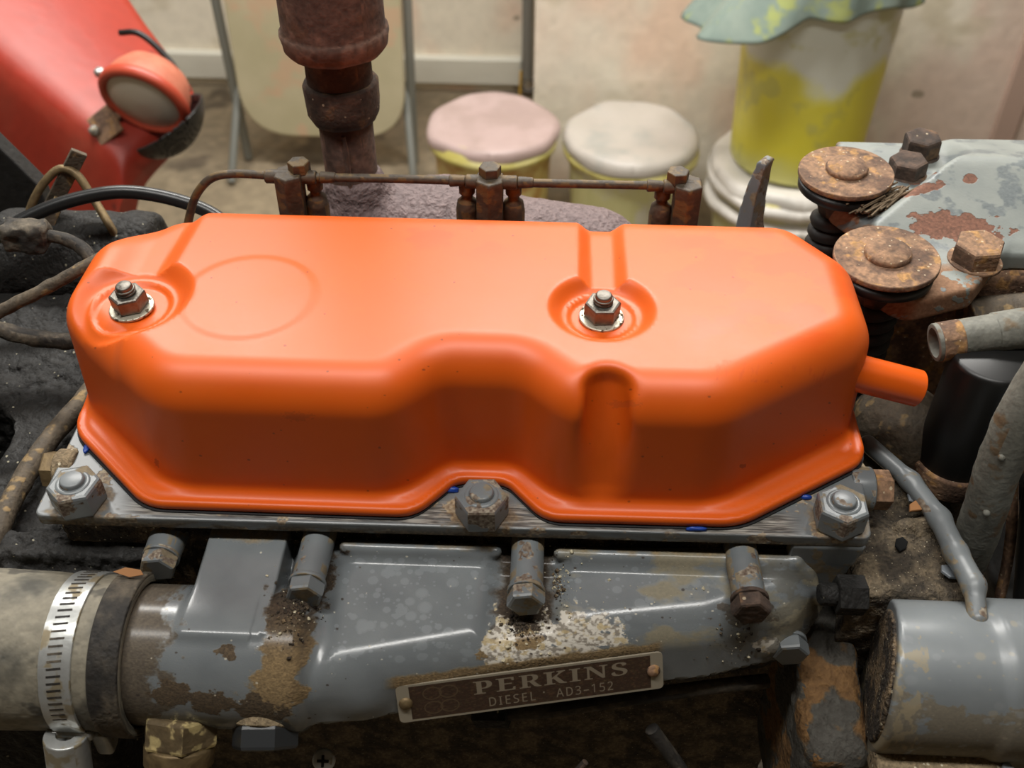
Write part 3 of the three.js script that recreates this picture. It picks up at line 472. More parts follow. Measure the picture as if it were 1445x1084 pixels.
// rubber air hose and its clamp
{
  const ax = [-5.4, 5.5];
  let t = thing('air_hose', 'thick dusty rubber air hose clamped onto the manifold elbow', 'hose', [-28, -9.6, 5.5]);
  const hs = lathe([[3.72, 0], [3.74, -.05], [4.1, -.06], [4.16, .05], [4.12, 1.2], [4.02, 1.6], [3.98, 4.2], [4.05, 5], [4.12, 8], [4.14, 16], [3.72, 16], [3.72, 0]].reverse(), 72);
  { const p = hs.attributes.position, uv = hs.attributes.uv; for (let i = 0; i < p.count; i++) uv.setXY(i, uv.getX(i) * 2, p.getY(i) / 14 + (Math.hypot(p.getX(i), p.getZ(i)) < 3.8 ? .3 : 0)); hs.userData.keepUV = true; }
  part('hose_wall', orient(hs, [-20.2, ax[0], ax[1]], [-1, 0, 0]), M.hose, t);
  const er = lathe([[3.8, 0], [4.16, 0], [4.26, .1], [4.26, 1.45], [4.16, 1.55], [3.8, 1.55], [3.8, 0]], 72); { const p = er.attributes.position, uv = er.attributes.uv; for (let i = 0; i < p.count; i++) uv.setXY(i, uv.getX(i) * 3, (p.getY(i) + Math.hypot(p.getX(i), p.getZ(i))) / 9); er.userData.keepUV = true; }
  part('end_rim', orient(er, [-20.15, ax[0], ax[1]], [-1, 0, 0]), M.dirtyRubber, t, 'bare black end of the hose');
  t = thing('hose_clamp', 'galvanised worm-drive clamp with slotted band around the hose', 'hose clamp', [-23.4, -9.6, 5.5]);
  const band = part('band', ring([-22.5, ax[0], ax[1]], [-24.1, ax[0], ax[1]], 4.0, 4.14, 96), M.zinc, t);
  for (let i = 0; i < 30; i++) { const a = -1.05 + i * .088; const c = [-23.3, ax[0] + Math.cos(a) * 4.14, ax[1] + Math.sin(a) * 4.14]; const g = new THREE.BoxGeometry(.72, .05, .1); g.rotateY(.12); g.rotateX(a); g.translate(...c); part('slot', g, M.dirtyRubber, band, 'dark slot in the band'); }
  const sc = V(-23.3, -7.8, 9.35);
  part('saddle', [box(-24.4, -22.2, -7.3, -6.7, 8.9, 9.6, .2), box(-22.5, -21.6, -9.0, -7.1, 8.4, 9.4, .25)], M.zinc, t);
  part('screw_housing', orient(lathe([[.5, 0], [1.05, 0], [1.1, .15], [1.08, 3.0], [1.2, 3.1], [1.2, 3.3], [.8, 3.35], [.8, 2.9], [.01, 2.9], [.01, .3], [.5, .3], [.5, 0]], 36), [-23.5, -6.75, 9.5], [-.05, -.94, .32]), M.zinc, t);
}

// ---------------------------------------------------------------- injectors and their return pipe
for (const [x, side, label] of [[-16, 1, 'brown injector clamp standing nearest the rusty exhaust stack'], [-3.6, 0, 'brown injector clamp between the other two on the return pipe'], [8.5, -1, 'brown injector clamp at the end of the return pipe by the bent tab']]) {
  const t = thing('injector', label, 'injector', [x, 0, -20.2]);
  part('clamp_post', solid((a, b, c) => Math.max(roundCap(Math.max(Math.abs(a - x) - .82, Math.abs(a - x) * .5 + Math.abs(c + 20.0) * .866 - .92), Math.abs(b - 3.6) - 4.75, .14), -1 - b), [x - 1.2, -.8, -21.5], [x + 1.2, 8.8, -18.6], .16, .05), M.injector, t);
  for (const s of side ? [side] : [-1, 1]) part('holder', orient(lathe([[.01, 0], [.72, 0], [.72, 5.6], [.62, 6.2], [.36, 6.45], [.36, 6.7], [.5, 6.8], [.52, 7.6], [.01, 7.7]], 28), [x + s * 1.45, .2, -20.4], [0, 1, 0]), M.injector, t);
  part('bolt', hex([x + side * .65, 8.2, -20.3], [0, 1, 0], .68, .75, .2, .08), M.injector, t);
  part('union', rod([x - 1.5, 7.95, -20.1], [x + (side < 0 ? .4 : 1.7), 7.95, -20.1], .44), M.injector, t);
}
{
  const t = thing('return_pipe', 'thin brown steel pipe running along the tops of the injectors', 'pipe', [-4, 6, -20.1]);
  const pp = part('pipe', tube([[-23.8, 2.2, -20.3], [-22.8, 5.0, -20.2], [-22.0, 6.6, -20.1], [-20.9, 7.7, -20.1], [-19.6, 8.05, -20.1], [-16, 7.95, -20.1], [-9.3, 8.0, -20.1], [-2, 7.95, -20.1], [8, 8.0, -20.1]], .27, 120, 14), M.injector, t);
  for (const x of [-13.6, -1.4, -5.6, 6.5]) part('sleeve', rod([x - .5, 7.96, -20.1], [x + .5, 7.98, -20.1], .38, .32), M.injector, pp);
}

// ---------------------------------------------------------------- exhaust
{
  let t = thing('exhaust_manifold', 'rough purplish cast exhaust manifold behind the injectors', 'engine part', [-8, -6, -25]);
  part('casting', solid((x, y, z) => { let d = dCap(x, y, z, [-14, -2.2, -27.5], [-7, -2.0, -27.5], 4.9); d = smin(d, dCap(x, y, z, [-7, -2.4, -27.5], [3, -3.4, -27.0], 4.6), 2); d = smin(d, dCap(x, y, z, [-13.4, 0, -27], [-13.4, 3, -27], 2.2), 1.2); return d + (n3(x * 3, y * 3, z * 3) - .5) * .1; }, [-20, -9, -33.5], [9, 6, -21], .35), M.exhaust, t);
  t = thing('exhaust_stack', 'heavily rusted upright exhaust stack of sleeved pipes', 'exhaust pipe', [-13.5, 3, -27]);
  const X = -13.5, Z = -27, L = (pts, s = 56) => orient(lathe(pts, s), [X, -1.4, Z], [-.012, 1, 0]);
  const wob = g => { const p = g.attributes.position, n = g.attributes.normal; for (let i = 0; i < p.count; i++) { const k = (n3(p.getX(i) * 1.3 + 20, p.getY(i) * 1.3, p.getZ(i) * 1.3) - .5) * .12; p.setXYZ(i, p.getX(i) + n.getX(i) * k, p.getY(i) + n.getY(i) * k, p.getZ(i) + n.getZ(i) * k); } return g; };
  part('lower_pipe', [wob(L([[1.8, 3.6], [1.78, 7], [1.82, 10.4], [.01, 10.4]])), wob(tube([[X + .1, 2.6, Z + 1.75], [X + .1, 6.6, Z + 1.75], [X + .02, 8, Z + 1.8]], .18, 20, 8))], M.rustPipe, t);
  part('collar', wob(L([[1.6, 9.7], [2.1, 9.8], [2.35, 10.3], [2.42, 11.2], [2.44, 12.3], [2.3, 12.5], [2.1, 12.5]])), M.rustDark, t, 'darker rusted collar');
  part('middle_pipe', wob(L([[2.12, 12], [2.12, 13], [2.1, 15.6], [.01, 15.6]])), M.rustDark, t);
  part('upper_sleeve', wob(L([[2.0, 14.6], [3.1, 14.65], [3.3, 14.95], [3.36, 15.4], [3.42, 15.75], [3.36, 16.05], [3.22, 16.2], [3.22, 22], [3.3, 34], [2.9, 34]])), M.rustPipe, t, 'wide outer sleeve with a rolled rim');
}

// ---------------------------------------------------------------- right-hand bracket on spring bolts
{
  const plate = polyField(roundPoly([[19, -26, 1.2], [22.6, -30.4, 1], [40, -32.5, 1], [40, -18.5, .5], [28.2, -18.6, .4], [25.0, -14.2, .5], [21, -12.6, 1.2], [18.6, -14.4, 1.2], [20.6, -19.5, 1.2], [18.3, -23.2, 1.2]]));
  const f = (x, y, z) => {
    let d = roundCap(plate(x, z), Math.abs(y - 4.5) - .8, .25);
    // raised saddle running off to the right
    const front = 5.2 + Math.max(0, -18.1 - z) * .43, back = 7.9 - Math.max(0, -24.8 - z) * .36, ls = (x - 20.2) * -.665 + (z + 19.5) * -.747;
    let h = smin(front, back, .25); h = lerp(h, 5.15, sm(-.1, 1.5, ls) * (1 - sm(26.6, 28.2, x)));
    const sd = Math.max(roundCap(Math.max(20.2 - x, z + 17.9, -(z + 31.5)), (y - h) * .9, .3), 4 - y);
    d = smin(d, sd, .5);
    return Math.max(d, x - 41);
  };
  const rustSpots = [[23.2, -29.1, 1.5, .6, -.35], [25.2, -25.6, 2.9, 1.25, .05], [26.5, -30.2, .55, .45, 0], [24.1, -30.9, .5, .25, 0], [23.2, -30.4, .4, .2, 0], [31.5, -25.2, 1.6, 1.3, 0]];
  const mat = sheetMat(1200, 1000, 16, 42, -42, -15, .06, (x, v) => {
    const f = fbm(x * 7, v * 7, 801, 3), n = fbm(x * .5, v * .5, 803, 4), m = fbm(x * 1.3, v * 1.3, 805, 5);
    let q = mix3(rgb(118, 124, 122), rgb(142, 146, 140), n), ro = .44 + .14 * n, he = .5;
    const cover = (col, k, r, l) => { q = mix3(q, col, k); ro = lerp(ro, r, k); he += l * k; };
    const rust = mix3(rgb(84, 58, 46), rgb(146, 100, 80), f);
    cover(mix3(rgb(66, 74, 80), rgb(110, 118, 124), f), sm(.56, .66, fbm(x * .8, v * .8, 807, 4)) * .5, .3, 0);
    cover(rgb(160, 128, 80), sm(.5, .7, fbm(x * .8 + 5, v * .9, 809, 4)) * sm(30, 33, x) * sm(-34, -31, v) * .75, .8, .05);
    for (const [cx, cv, a, b, s] of rustSpots) { const k = sm(1.04, .98, Math.hypot((x - cx) / a, (v - cv - s * (x - cx)) / b) + (fbm(x * 1.5, v * 1.5, 811, 6) - .5) * 1.5); cover(rust, k, .85, -.35); }
    cover(mix3(rgb(120, 88, 66), rgb(160, 124, 96), f), sm(.5, .56, m + sm(-21.5, -19, v) * .25 + sm(21, 18.5, x) * .3 - .05) * Math.max(sm(-22.5, -21, v), sm(21, 19.4, x)), .88, -.2);
    return [q, ro, he + .1 * f];
  });
  const t = thing('front_bracket', 'grey cast bracket with peeling paint showing rust beneath', 'bracket', [28, 3.7, -22]);
  part('casting', solid(f, [16.8, 3.2, -34.4], [41.4, 8.8, -11.2], .22, .1), mat, t);
  part('web', solid((x, y, z) => Math.max(dBox(x, y, z, 20.6, 40, -9, 4, -28, -17.4, .6), (x - 27.5) * -.5 - (y + 3) * .4 - 3.6), [20, -9.6, -29], [40.6, 4.4, -16.8], .4), M.rust, t, 'rusted web under the bracket');
  // spring bolts
  for (const [x, z, lab] of [[19.1, -24.2, 'rusty round-headed spring bolt beside the clump of dry twigs'], [19.65, -14.8, 'rusty round-headed spring bolt closest to the orange cover']]) {
    const s = thing('spring_bolt', lab, 'bolt', [x, -4, z]);
    part('cap_plate', orient(lathe([[.01, 0], [2.95, 0], [3.0, .06], [3.0, .3], [2.94, .38], [.01, .46]], 64), [x, 6.6, z], [-.04, 1, .03]), M.rust, s, 'broad rusty cap plate');
    part('bolt_head', orient(lathe([[1.3, 0], [1.34, .22], [1.24, .4], [.8, .54], [.01, .6]], 40), [x, 6.98, z], [-.04, 1, .03]), M.rust, s, 'domed rusty bolt head');
    part('rubber_pad', orient(lathe([[.01, 0], [2.6, 0], [2.85, .2], [2.9, 1.0], [.01, 1.1]], 48), [x, 5.55, z], [-.02, 1, .02]), M.rubber, s, 'black rubber pad');
    part('cup', orient(lathe([[.01, 0], [1.2, 0], [1.5, .9], [2.2, 1.6], [.01, 1.7]], 40), [x, 3.9, z], [0, 1, 0]), M.rustDark, s);
    const pts = []; for (let i = 0; i <= 130; i++) { const a = i / 130 * Math.PI * 2 * 9; pts.push([x + Math.cos(a) * 1.15, 3.7 - i / 130 * 8.4, z + Math.sin(a) * 1.15]); }
    part('spring', tube(pts, .46, 400, 10), M.black, s, 'black coil spring'); part('core', rod([x, -5, z], [x, 4, z], .9), M.black, s);
  }
  for (const [x, y, z, m, h, label] of [[25.7, 5.3, -16.9, M.rust, 1.4, 'big worn hexagon bolt with grey paint left on one face'], [25.4, 5.3, -29.4, M.rustDark, 1.5, 'dark rusty hexagon bolt on the far lug of the bracket'], [23.9, 5.3, -26.8, M.rustDark, 1.2, 'crumbling rusty nut tucked against the bracket shoulder']]) {
    const b = thing('bracket_bolt', label, 'bolt', [x, y, z]); part('head', hex([x, y, z], [-.05, 1, .05], m === M.rust ? 1.45 : 1.22, h, x * 2, .2), m, b); part('washer', rod([x, y - .15, z], [x, y + .12, z], m === M.rust ? 1.6 : 1.35), m, b);
  }
  const tw = thing('twig_clump', 'clump of dry twigs and dirt caught against the bracket', 'debris', [21.6, 5.4, -23.4]); tw.userData.kind = 'stuff';
  const tg = []; for (let i = 0; i < 110; i++) { const c = [rr(-1, 1), rr(-.3, .45), rr(-1, 1)]; const a = .62 + rr(-.35, .35), L = rr(.8, 2.6), px = 21.3 + c[0] * 1.1 + c[2] * .5, pz = -22.4 - c[0] * 1.0 + c[2] * .5, py = 5.9 + c[1]; tg.push(rod([px - Math.cos(a) * L / 2, py, pz + Math.sin(a) * L / 2], [px + Math.cos(a) * L / 2, py + rr(-.1, .4), pz - Math.sin(a) * L / 2], rr(.04, .12), rr(.03, .09), 6)); }
  part('twigs', tg, M.twig, tw);
  const tb = thing('bent_tab', 'bent pointed steel tab with chipped grey paint behind the cover', 'bracket', [13.6, -2, -24]);
  part('tab', solid((x, y, z) => { const c = 13.5 + .06 * (y - 4) ** 2 * .4, w = lerp(1.15, .55, clamp((y - 1) / 7)); return roundCap(Math.max(Math.abs((x - c) * .8 + (z + 24) * .6) - w * .55, Math.abs(-(x - c) * .6 + (z + 24) * .8) - w), Math.abs(y - 2.8) - 5.0, .2); }, [11.5, -2.6, -26], [16.5, 8.2, -22], .16), M.greyWorn, tb);
}

// ---------------------------------------------------------------- pipes and housings at the water-pump end
{
  let t = thing('cut_pipe', 'open-ended grey steel pipe with a rusty cut end', 'pipe', [26, 4, -9]);
  part('pipe', orient(lathe([[.82, 0], [1.02, 0], [1.06, .06], [1.06, 3.2], [1.12, 3.25], [1.14, 14], [.82, 14], [.82, 0]], 40), [21.3, 5.3, -9], [.98, .17, -.1]), M.pipeGrey, t);
  part('plug', rod([21.9, 5.4, -9.05], [22.4, 5.5, -9.1], .84), M.grease, t, 'black disc painting the dark inside of the pipe');  // black disc stands in for the unlit hollow of the pipe
  part('rust_band', ring([21.55, 5.33, -9.02], [22.7, 5.53, -9.14], 1.0, 1.09), M.rust, t, 'orange rust band at the cut end');
  t = thing('rusty_pipe', 'dull rusty pipe passing under the bracket edge', 'pipe', [32, 0, -17]);
  part('pipe', rod([25.8, 1.6, -15.5], [44, 3.2, -17], 1.6), M.cast, t);
  t = thing('black_canister', 'glossy black upright canister on a rusty base', 'canister', [24.2, -6, -8]);
  part('canister', orient(lathe([[.01, 0], [2.1, 0], [2.2, .15], [2.2, 7.6], [2.05, 8], [.01, 8.1]], 56), [24.3, -2.6, -8], [0, 1, 0]), M.rubber, t);
  part('base_ring', orient(lathe([[.01, 0], [2.2, 0], [2.45, .3], [2.45, 1.6], [2.28, 1.75], [2.2, 1.75]], 56), [24.3, -4.1, -8], [0, 1, 0]), M.rust, t, 'rusty base ring');
  t = thing('water_elbow', 'brown rusted round housing behind the canister', 'engine part', [21.4, -8, -9]);
  part('casting', solid((x, y, z) => smin(Math.hypot(x - 21.6, (y + 2.6) * 1.05, z + 10.4) - 2.9, dCap(x, y, z, [21.6, -3, -10.4], [24, -6, -8], 2.2), 1) + (n3(x * 2, y * 2, z * 2) - .5) * .12, [17.8, -9, -14.5], [27.5, 1.2, -5], .3), M.cast, t);
  t = thing('grey_tube', 'thick grey pipe leaning in front of the black canister', 'pipe', [25.5, -12, -3]);
  part('tube', tube([[27.5, 13, -5.5], [25.6, 9.4, -4.4], [24.4, 5.6, -3.6], [24.2, 1.5, -3.2], [24.6, -3, -3.2], [25, -9, -3.6], [25.2, -16, -4]], 1.16, 90, 24, .08), M.pipeGrey, t);
  for (const [x, y, z] of [[23.6, 3.3, -2.35], [23.9, -.6, -2.0]]) part('weld_spot', new THREE.SphereGeometry(.2, 12, 8).translate(x, y, z), M.pipeGrey, t);
  t = thing('thermostat_housing', 'grime-covered housing with loose paint flakes on its top', 'engine part', [20.5, -12, -2]);
  part('casting', solid((x, y, z) => { let d = roundCap(Math.max(Math.abs(x - 20) - 2.7 - .18 * (z + 2), -(z + 7.2), z - 1.6), Math.abs(y + 8) - 4.7, .7); d = smin(d, dCap(x, y, z, [18.6, -3.4, -5.5], [21.6, -3.1, -5.8], .8), .8); d = smin(d, dCap(x, y, z, [20.4, -3.2, -2.9], [22.4, -2.8, -3.3], .5), .6); return d + (n3(x * 1.8, y * 1.8, z * 1.8) - .5) * .28; }, [15.5, -12.6, -8], [24.4, -2, 2.6], .2), M.grime, t);
  part('rib', solid((x, y, z) => { const P = [[18.9, -1.2, -7.6], [21.0, -1.9, -5.4], [22.1, -2.2, -2.9], [22.4, -2.3, -.6], [22.7, -2.2, 1.6], [22.5, -2.6, 3.4], [22.4, -3.9, 5.4]]; let d = 9; for (let i = 0; i < 6; i++) d = smin(d, dCap(x, y, z, P[i], P[i + 1], [.5, .55, .6, .62, .5, .32][i]), .4); return d; }, [18, -5, -8.6], [23.8, -.4, 6.4], .17), M.grey, t, 'smooth grey raised rib');
  t = thing('front_housing', 'big rounded grey housing with dried water spots', 'engine part', [21, -12, 4.5]);
  const f = (x, y, z) => { let d = dCylX(x, y, z, 17.4, 40, -6.1, 4.6, 3.9, .35); d = smin(d, dBox(x, y, z, 17.5, 40, -11, -6.5, 1, 7.6, .6), .8); d = smin(d, dCylX(x, y, z, 23.2, 40, -6.1, 4.6, 4.12, .4), .4); return smax(d, (17.4 + (8.5 - z) * .2 - x) * .98, .2); };
  const spots = []; for (let i = 0; i < 260; i++) spots.push([rr(17, 30), rr(4, 22), Math.pow(rnd(), 3) * .34 + .07, rnd()]);
  const tanAt = dropMask(spots.slice(0, 130), 16, 34, -2, 22, .2, .5), paleAt = dropMask(spots.slice(130), 16, 34, -2, 22, .2, .5);
  part('casting', solid(f, [16.8, -11.6, -.4], [34, -1.4, 9.4], .22, .08), sheetMat(1000, 1000, 16, 34, -2, 22, .03, (x, v) => {
    const f = fbm(x * 8, v * 8, 901, 3), n = fbm(x * .5, v * .5, 903, 4), m = fbm(x * 1.1, v * 1.1, 905, 5);
    let q = mix3(rgb(112, 117, 120), rgb(130, 135, 137), n), ro = .32, he = .5;
    const film = sm(.5, .6, m * .6 + .4 * sm(10.5, 13.5, v + (m - .5) * 3) + .18 * sm(19.5, 17.4, x)); q = mix3(q, mix3(rgb(104, 97, 84), rgb(128, 118, 100), f), film * .9); ro = lerp(ro, .82, film);
    q = mix3(q, rgb(150, 142, 124), tanAt(x, v)); q = mix3(q, rgb(134, 138, 140), paleAt(x, v));
    if (x < 19.4) q = mix3(q, rgb(152, 138, 110), sm(.5, .62, fbm(x * 2.4, v * 1.2, 907, 5) + (18.2 - x) * .12) * .7);
    return [q, ro, he + .1 * f * film];
  }), t);
  part('shaded_end_face', rod([18.0, -6.1, 4.6], [19.2, -6.1, 4.85], 3.45), M.crust, t, 'dirt-brown end face with shadow put into its colour');  // dirt-brown disc, its dark tone stands in for shadow on this end
  part('ledge', box(17.6, 24.4, -9.6, -8.0, 7.4, 9.9, .2), M.dust, t, 'dust-covered ledge');
  t = thing('housing_bolt', 'dark greasy bolt and stud end beside the rounded grey housing', 'bolt', [16.6, -3.6, 1.6]);
  part('nut', hex([15.7, -3.0, 1.9], [1, 0, 0], 1.05, 1.5, .3), M.grease, t); part('stud', rod([14.8, -3.0, 1.9], [16, -3.0, 1.9], .6), M.grease, t);
  t = thing('rusty_casting', 'rust-streaked casting wedged between manifold end and rounded housing', 'engine part', [16.2, -16, 3]);
  part('casting', solid((x, y, z) => smin(smin(dBox(x, y, z, 14.4, 17.9, -20, -7.6 - .25 * (z - 2), -2, 8, .8), dCap(x, y, z, [15.6, -8, -1], [16.6, -10.5, 6], 1.0), .8), dCap(x, y, z, [13, -8.4, 1.4], [8.5, -9, 2.4], 1.1), .8) + (n3(x * 1.5, y * 1.5, z * 1.5) - .5) * .3, [7, -20.4, -2.6], [18, -2, 9.6], .28), tileMat(512, 9, .12, (u, v) => { const n = fbm(u * 5, v * 5, 921, 5, 5), f = fbm(u * 40, v * 40, 923, 3, 40); return [mix3(mix3(rgb(58, 54, 48), rgb(84, 82, 76), f), mix3(rgb(88, 62, 34), rgb(130, 96, 56), f), sm(.44, .56, n)), .85, f]; }), t);
  // flakes lying about
  for (const [x, y, z, a, b, r, m, label] of [[21.2, -2.35, -4.6, .5, .4, .4, M.greyFlake, 'curled silver paint flake on the grimy housing'], [21.3, -2.2, -3.9, .9, .32, .5, M.leaf, 'orange-brown bark chip on the grimy housing'], [19.9, -3.1, -1.7, .45, .3, 1, M.void, 'black flake on the grimy housing'], [22, -3.0, .2, .45, .4, 2, M.greyFlake, 'flat grey paint flake at the foot of the rib'], [24.1, -7.9, 9.0, .3, .7, .2, M.greyFlake, 'grey paint flake on the edge of the dusty ledge']]) {
    const p = thing('paint_flake', label, 'flake', [x, y, z]); const s = new THREE.Shape([[-1, -.4], [-.2, -1], [.8, -.7], [1, .3], [.3, 1], [-.7, .6]].map(q => new THREE.Vector2(q[0] * a, q[1] * b))); const g = new THREE.ExtrudeGeometry(s, { depth: .12, bevelEnabled: true, bevelSize: .04, bevelThickness: .04, bevelSegments: 1 }); g.rotateX(-Math.PI / 2 + .2); g.rotateY(r); g.translate(x, y, z); part('flake', g, m, p);
  }
  t = thing('fan_belt', 'black drive belt hanging in the dark behind the grey pipe', 'belt', [28, -10, -3]);
  part('belt', tube([[27.5, 0, -5], [28, -4, -4], [28.6, -9, -2], [29, -16, 0]], .75, 40, 8), M.rubber, t);
  t = thing('rusty_strip', 'thin rusty metal strip beside the drive belt', 'bracket', [27, -10, -5]);
  part('strip', tube([[26.6, -1, -6], [27.4, -5, -4.6], [27.6, -9, -3.2], [27.3, -16, -1]], .35, 40, 6), M.rust, t);
  t = thing('rusty_bolt', 'lumpy rusty bolt end poking out behind the grey pipe', 'bolt', [27.2, -.5, -6]);
  part('knob', solid((x, y, z) => Math.hypot(x - 27, y - .2, z + 5.6) - .9 + (n3(x * 2, y * 2, z * 2) - .5) * .6, [25.5, -1.4, -7.2], [28.6, 1.8, -4], .15), M.rust, t);
  t = thing('dark_panel', 'dark sheet panel behind the pipes at the pump end', 'panel', [36, -30, -14]);
  part('panel', box(26, 60, -70, -9, -16, -12, .5), M.black, t); part('shelf', box(28, 60, -14, -10, -12, 6, .5), M.black, t);
}

// ---------------------------------------------------------------- hoses, cables and black parts at the other end
{
  let t = thing('black_tray', 'rough black tar-coated tray beside the cylinder head', 'panel', [-38, -30, -12]);
  part('tray', solid((x, y, z) => { let d = dBox(x, y, z, -48, -27.2, -30, -4.2 - .02 * (z + 12), -27, 3, 1.2); d = Math.max(d, -roundCap(Math.hypot((x + 35.4) , (z + 7.5) * .62) - 2.6, Math.abs(y + 4) - 6, .4)); return d + (n3(x * 1.7, y * 1.7, z * 1.7) - .5) * .35 + (n3(x * .5, y * .5, z * .5) - .5) * .3; }, [-48.6, -30.6, -28], [-26, -2.8, 4], .3), M.grease, t);
  t = thing('brown_tube', 'bent brown tube lying across the black tray', 'pipe', [-30, -4, -6]);
  part('tube', tube([[-27.2, -2.6, -16], [-28.4, -2.8, -11.4], [-29.5, -2.9, -7.2], [-29.9, -3.0, -3.2], [-29.8, -3.1, 0], [-29.9, -3.6, 4]], .62, 70, 16, .12), M.cast, t);
  t = thing('black_hose', 'shiny black hose arching behind the left end of the cover', 'hose', [-30, 1, -23]);
  part('hose', tube([[-41, -1.5, -19], [-37.2, 1.6, -21.8], [-34.2, 2.9, -23.2], [-31.3, 3.6, -24.0], [-28.5, 3.9, -24.3], [-25.1, 3.5, -24.1], [-22.4, 2.6, -23.6], [-20, 1, -22]], .47, 120, 18), M.rubberGloss, t);
  t = thing('wiring_cable', 'grimy wrapped cable with a connector block looping to the cover', 'cable', [-31, 2, -18.5]);
  part('cable', tube([[-40, 3.4, -18.2], [-36, 3.8, -18.8], [-33, 3.8, -18.9], [-31.6, 3.8, -19.0], [-30.0, 3.4, -18.7], [-29.0, 2.6, -18.0], [-28.6, 1, -17.4]], .42, 80, 12, .14), M.dirtyRubber, t);
  part('connector', solid((x, y, z) => dBox(x, y, z, -34.6, -31.8, 3.0, 4.8, -19.8, -18.0, .35) + (n3(x * 2, y * 2, z * 2) - .5) * .3, [-35.2, 2.5, -20.4], [-31.2, 5.3, -17.4], .16), M.dirtyRubber, t, 'grimy connector block');
  t = thing('throttle_rod', 'dirty brown rod running up to the left end of the cover', 'rod', [-31, 2, -13.5]);
  part('rod', tube([[-38, .6, -10], [-32.8, 2.7, -12.5], [-30.2, 3.7, -13.5], [-28.0, 4.6, -14.5], [-26.8, 5.0, -15.2]], .4, 60, 12, .14), M.cast, t);
  t = thing('looped_cable', 'thick dull cable sagging in the dark below the rod', 'cable', [-32, -2, -15]);
  part('cable', tube([[-40, 1.5, -15], [-36, .2, -14.6], [-33, -.8, -14.4], [-30, -1.2, -14.6], [-27, -.8, -15.2]], .55, 60, 12, .2), M.dirtyRubber, t);
  t = thing('bent_pipe', 'narrow brown pipe bent in a hook over the black hose', 'pipe', [-33, -3, -27]);
  part('pipe', tube([[-37.6, -1.4, -25.6], [-36.6, 1.2, -26.4], [-35.4, 2.8, -27.2], [-34.3, 3.5, -27.7], [-33.3, 3.2, -27.6], [-32.2, 1.8, -26.8], [-30.8, .2, -25.4], [-29.8, -1.6, -24.6]], .3, 80, 12), M.brassy, t);
  t = thing('flat_stay', 'flat steel stay bar standing up behind the black hose', 'bracket', [-35, -2, -27.5]);
  part('bar', [orient(box(-.55, .55, 0, 10.2, -.2, .2, .06), [-38.6, -3.6, -26.2], [.56, .8, -.2], .4), orient(box(-.4, .4, 0, 6, -.2, .2, .06), [-37.4, -3.0, -24.6], [.5, .8, -.3], .2)], M.cast, t);
  t = thing('black_side_panel', 'flat black panel edge standing beside the red mudguard', 'panel', [-43, -20, -34]);
  { const s = new THREE.Shape([[-56, -40], [-36.6, -40], [-39, -.8], [-41.6, 3.4], [-45, 10], [-56, 10]].map(p => new THREE.Vector2(...p))); const g = new THREE.ExtrudeGeometry(s, { depth: 1.2, bevelEnabled: true, bevelSize: .15, bevelThickness: .15, bevelSegments: 2 }); g.translate(0, 0, -33.5); part('panel', g, M.black, t); }
  t = thing('starter_housing', 'grey-brown housing coloured near-black for the shadow below the black hose', 'engine part', [-33, -8, -25]);
  part('housing', solid((x, y, z) => dCylX(x, y, z, -40, -28.4, -3.4, -26.5, 3.6, .8) + (n3(x * .9, y * .9, z * .9) - .5) * .3, [-40.6, -8, -31], [-27.6, 1, -22], .35), M.grease, t);  // near-black material puts the shadow here into the colour
  t = thing('red_link', 'small red painted link behind the wrapped cable', 'bracket', [-29.8, -3, -20]);
  part('link', orient(box(-.55, .55, 0, 5, -.3, .3, .1), [-30.2, -2.4, -19.4], [.5, .8, -.45], .5), plain(150, 40, 28, .6), t);
  t = thing('crusted_bracket', 'black bracket caked with oily dirt above the air hose', 'bracket', [-25, -6, 2]);
  part('bracket', solid((x, y, z) => { let d = dBox(x, y, z, -33, -20.6, -5, -2.6 - .12 * Math.max(0, -26 - x), -.6, 1.5, .35); d = smin(d, dBox(x, y, z, -33, -21.5, -7, -3.6, 1, 3.0, .5), .5); return d + (n3(x * 2.2, y * 2.2, z * 2.2) - .5) * .4; }, [-33.4, -7.4, -1.4], [-20, -1.6, 3.8], .2), M.grease, t);
  t = thing('dry_leaf', 'small dry brown leaf on the edge of the air hose', 'leaf', [-20.6, -1.5, 3.4]);
  { const g = new THREE.ExtrudeGeometry(new THREE.Shape([[-.8, 0], [-.2, .25], [.6, .15], [.8, -.1], [.1, -.25]].map(p => new THREE.Vector2(...p))), { depth: .06, bevelEnabled: false }); g.rotateX(-1.2); g.translate(-20.9, -1.35, 3.4); part('leaf', g, M.leaf, t); }
  // pipes in the dark under the manifold
  t = thing('fuel_line', 'dark fuel line running under the name plate', 'pipe', [4, -10, 5]);
  part('line', tube([[-6, -12, 3], [-3, -10.6, 5], [0, -9.9, 5.3], [5.5, -8.9, 4.8], [9.5, -8.6, 4.2], [13, -9.6, 3]], .42, 60, 12), M.dirtyRubber, t);
  part('union', hex([-3.2, -10.7, 4.9], [.9, .2, .1], .9, 2.0), M.grease, t);
  t = thing('wire_bundle', 'dark wires hanging below the manifold', 'cable', [9, -20, 5]);
  part('wire', tube([[6.5, -10, 6], [8.5, -13, 7], [10, -17, 7.5], [11, -22, 8]], .4, 40, 10), M.dirtyRubber, t); part('wire', tube([[3, -12, 7], [1, -15, 8], [-1, -19, 9]], .2, 40, 8), M.rustDark, t);
  t = thing('cross_screw', 'shiny cross-head screw end low under the manifold', 'screw', [-11.2, -12.5, 7.6]);
  part('head', orient(lathe([[.01, 0], [.6, 0], [.64, .12], [.5, .3], [.01, .36]], 28), [-11.2, -11.4, 7.8], [0, .75, .66]), M.zinc, t);
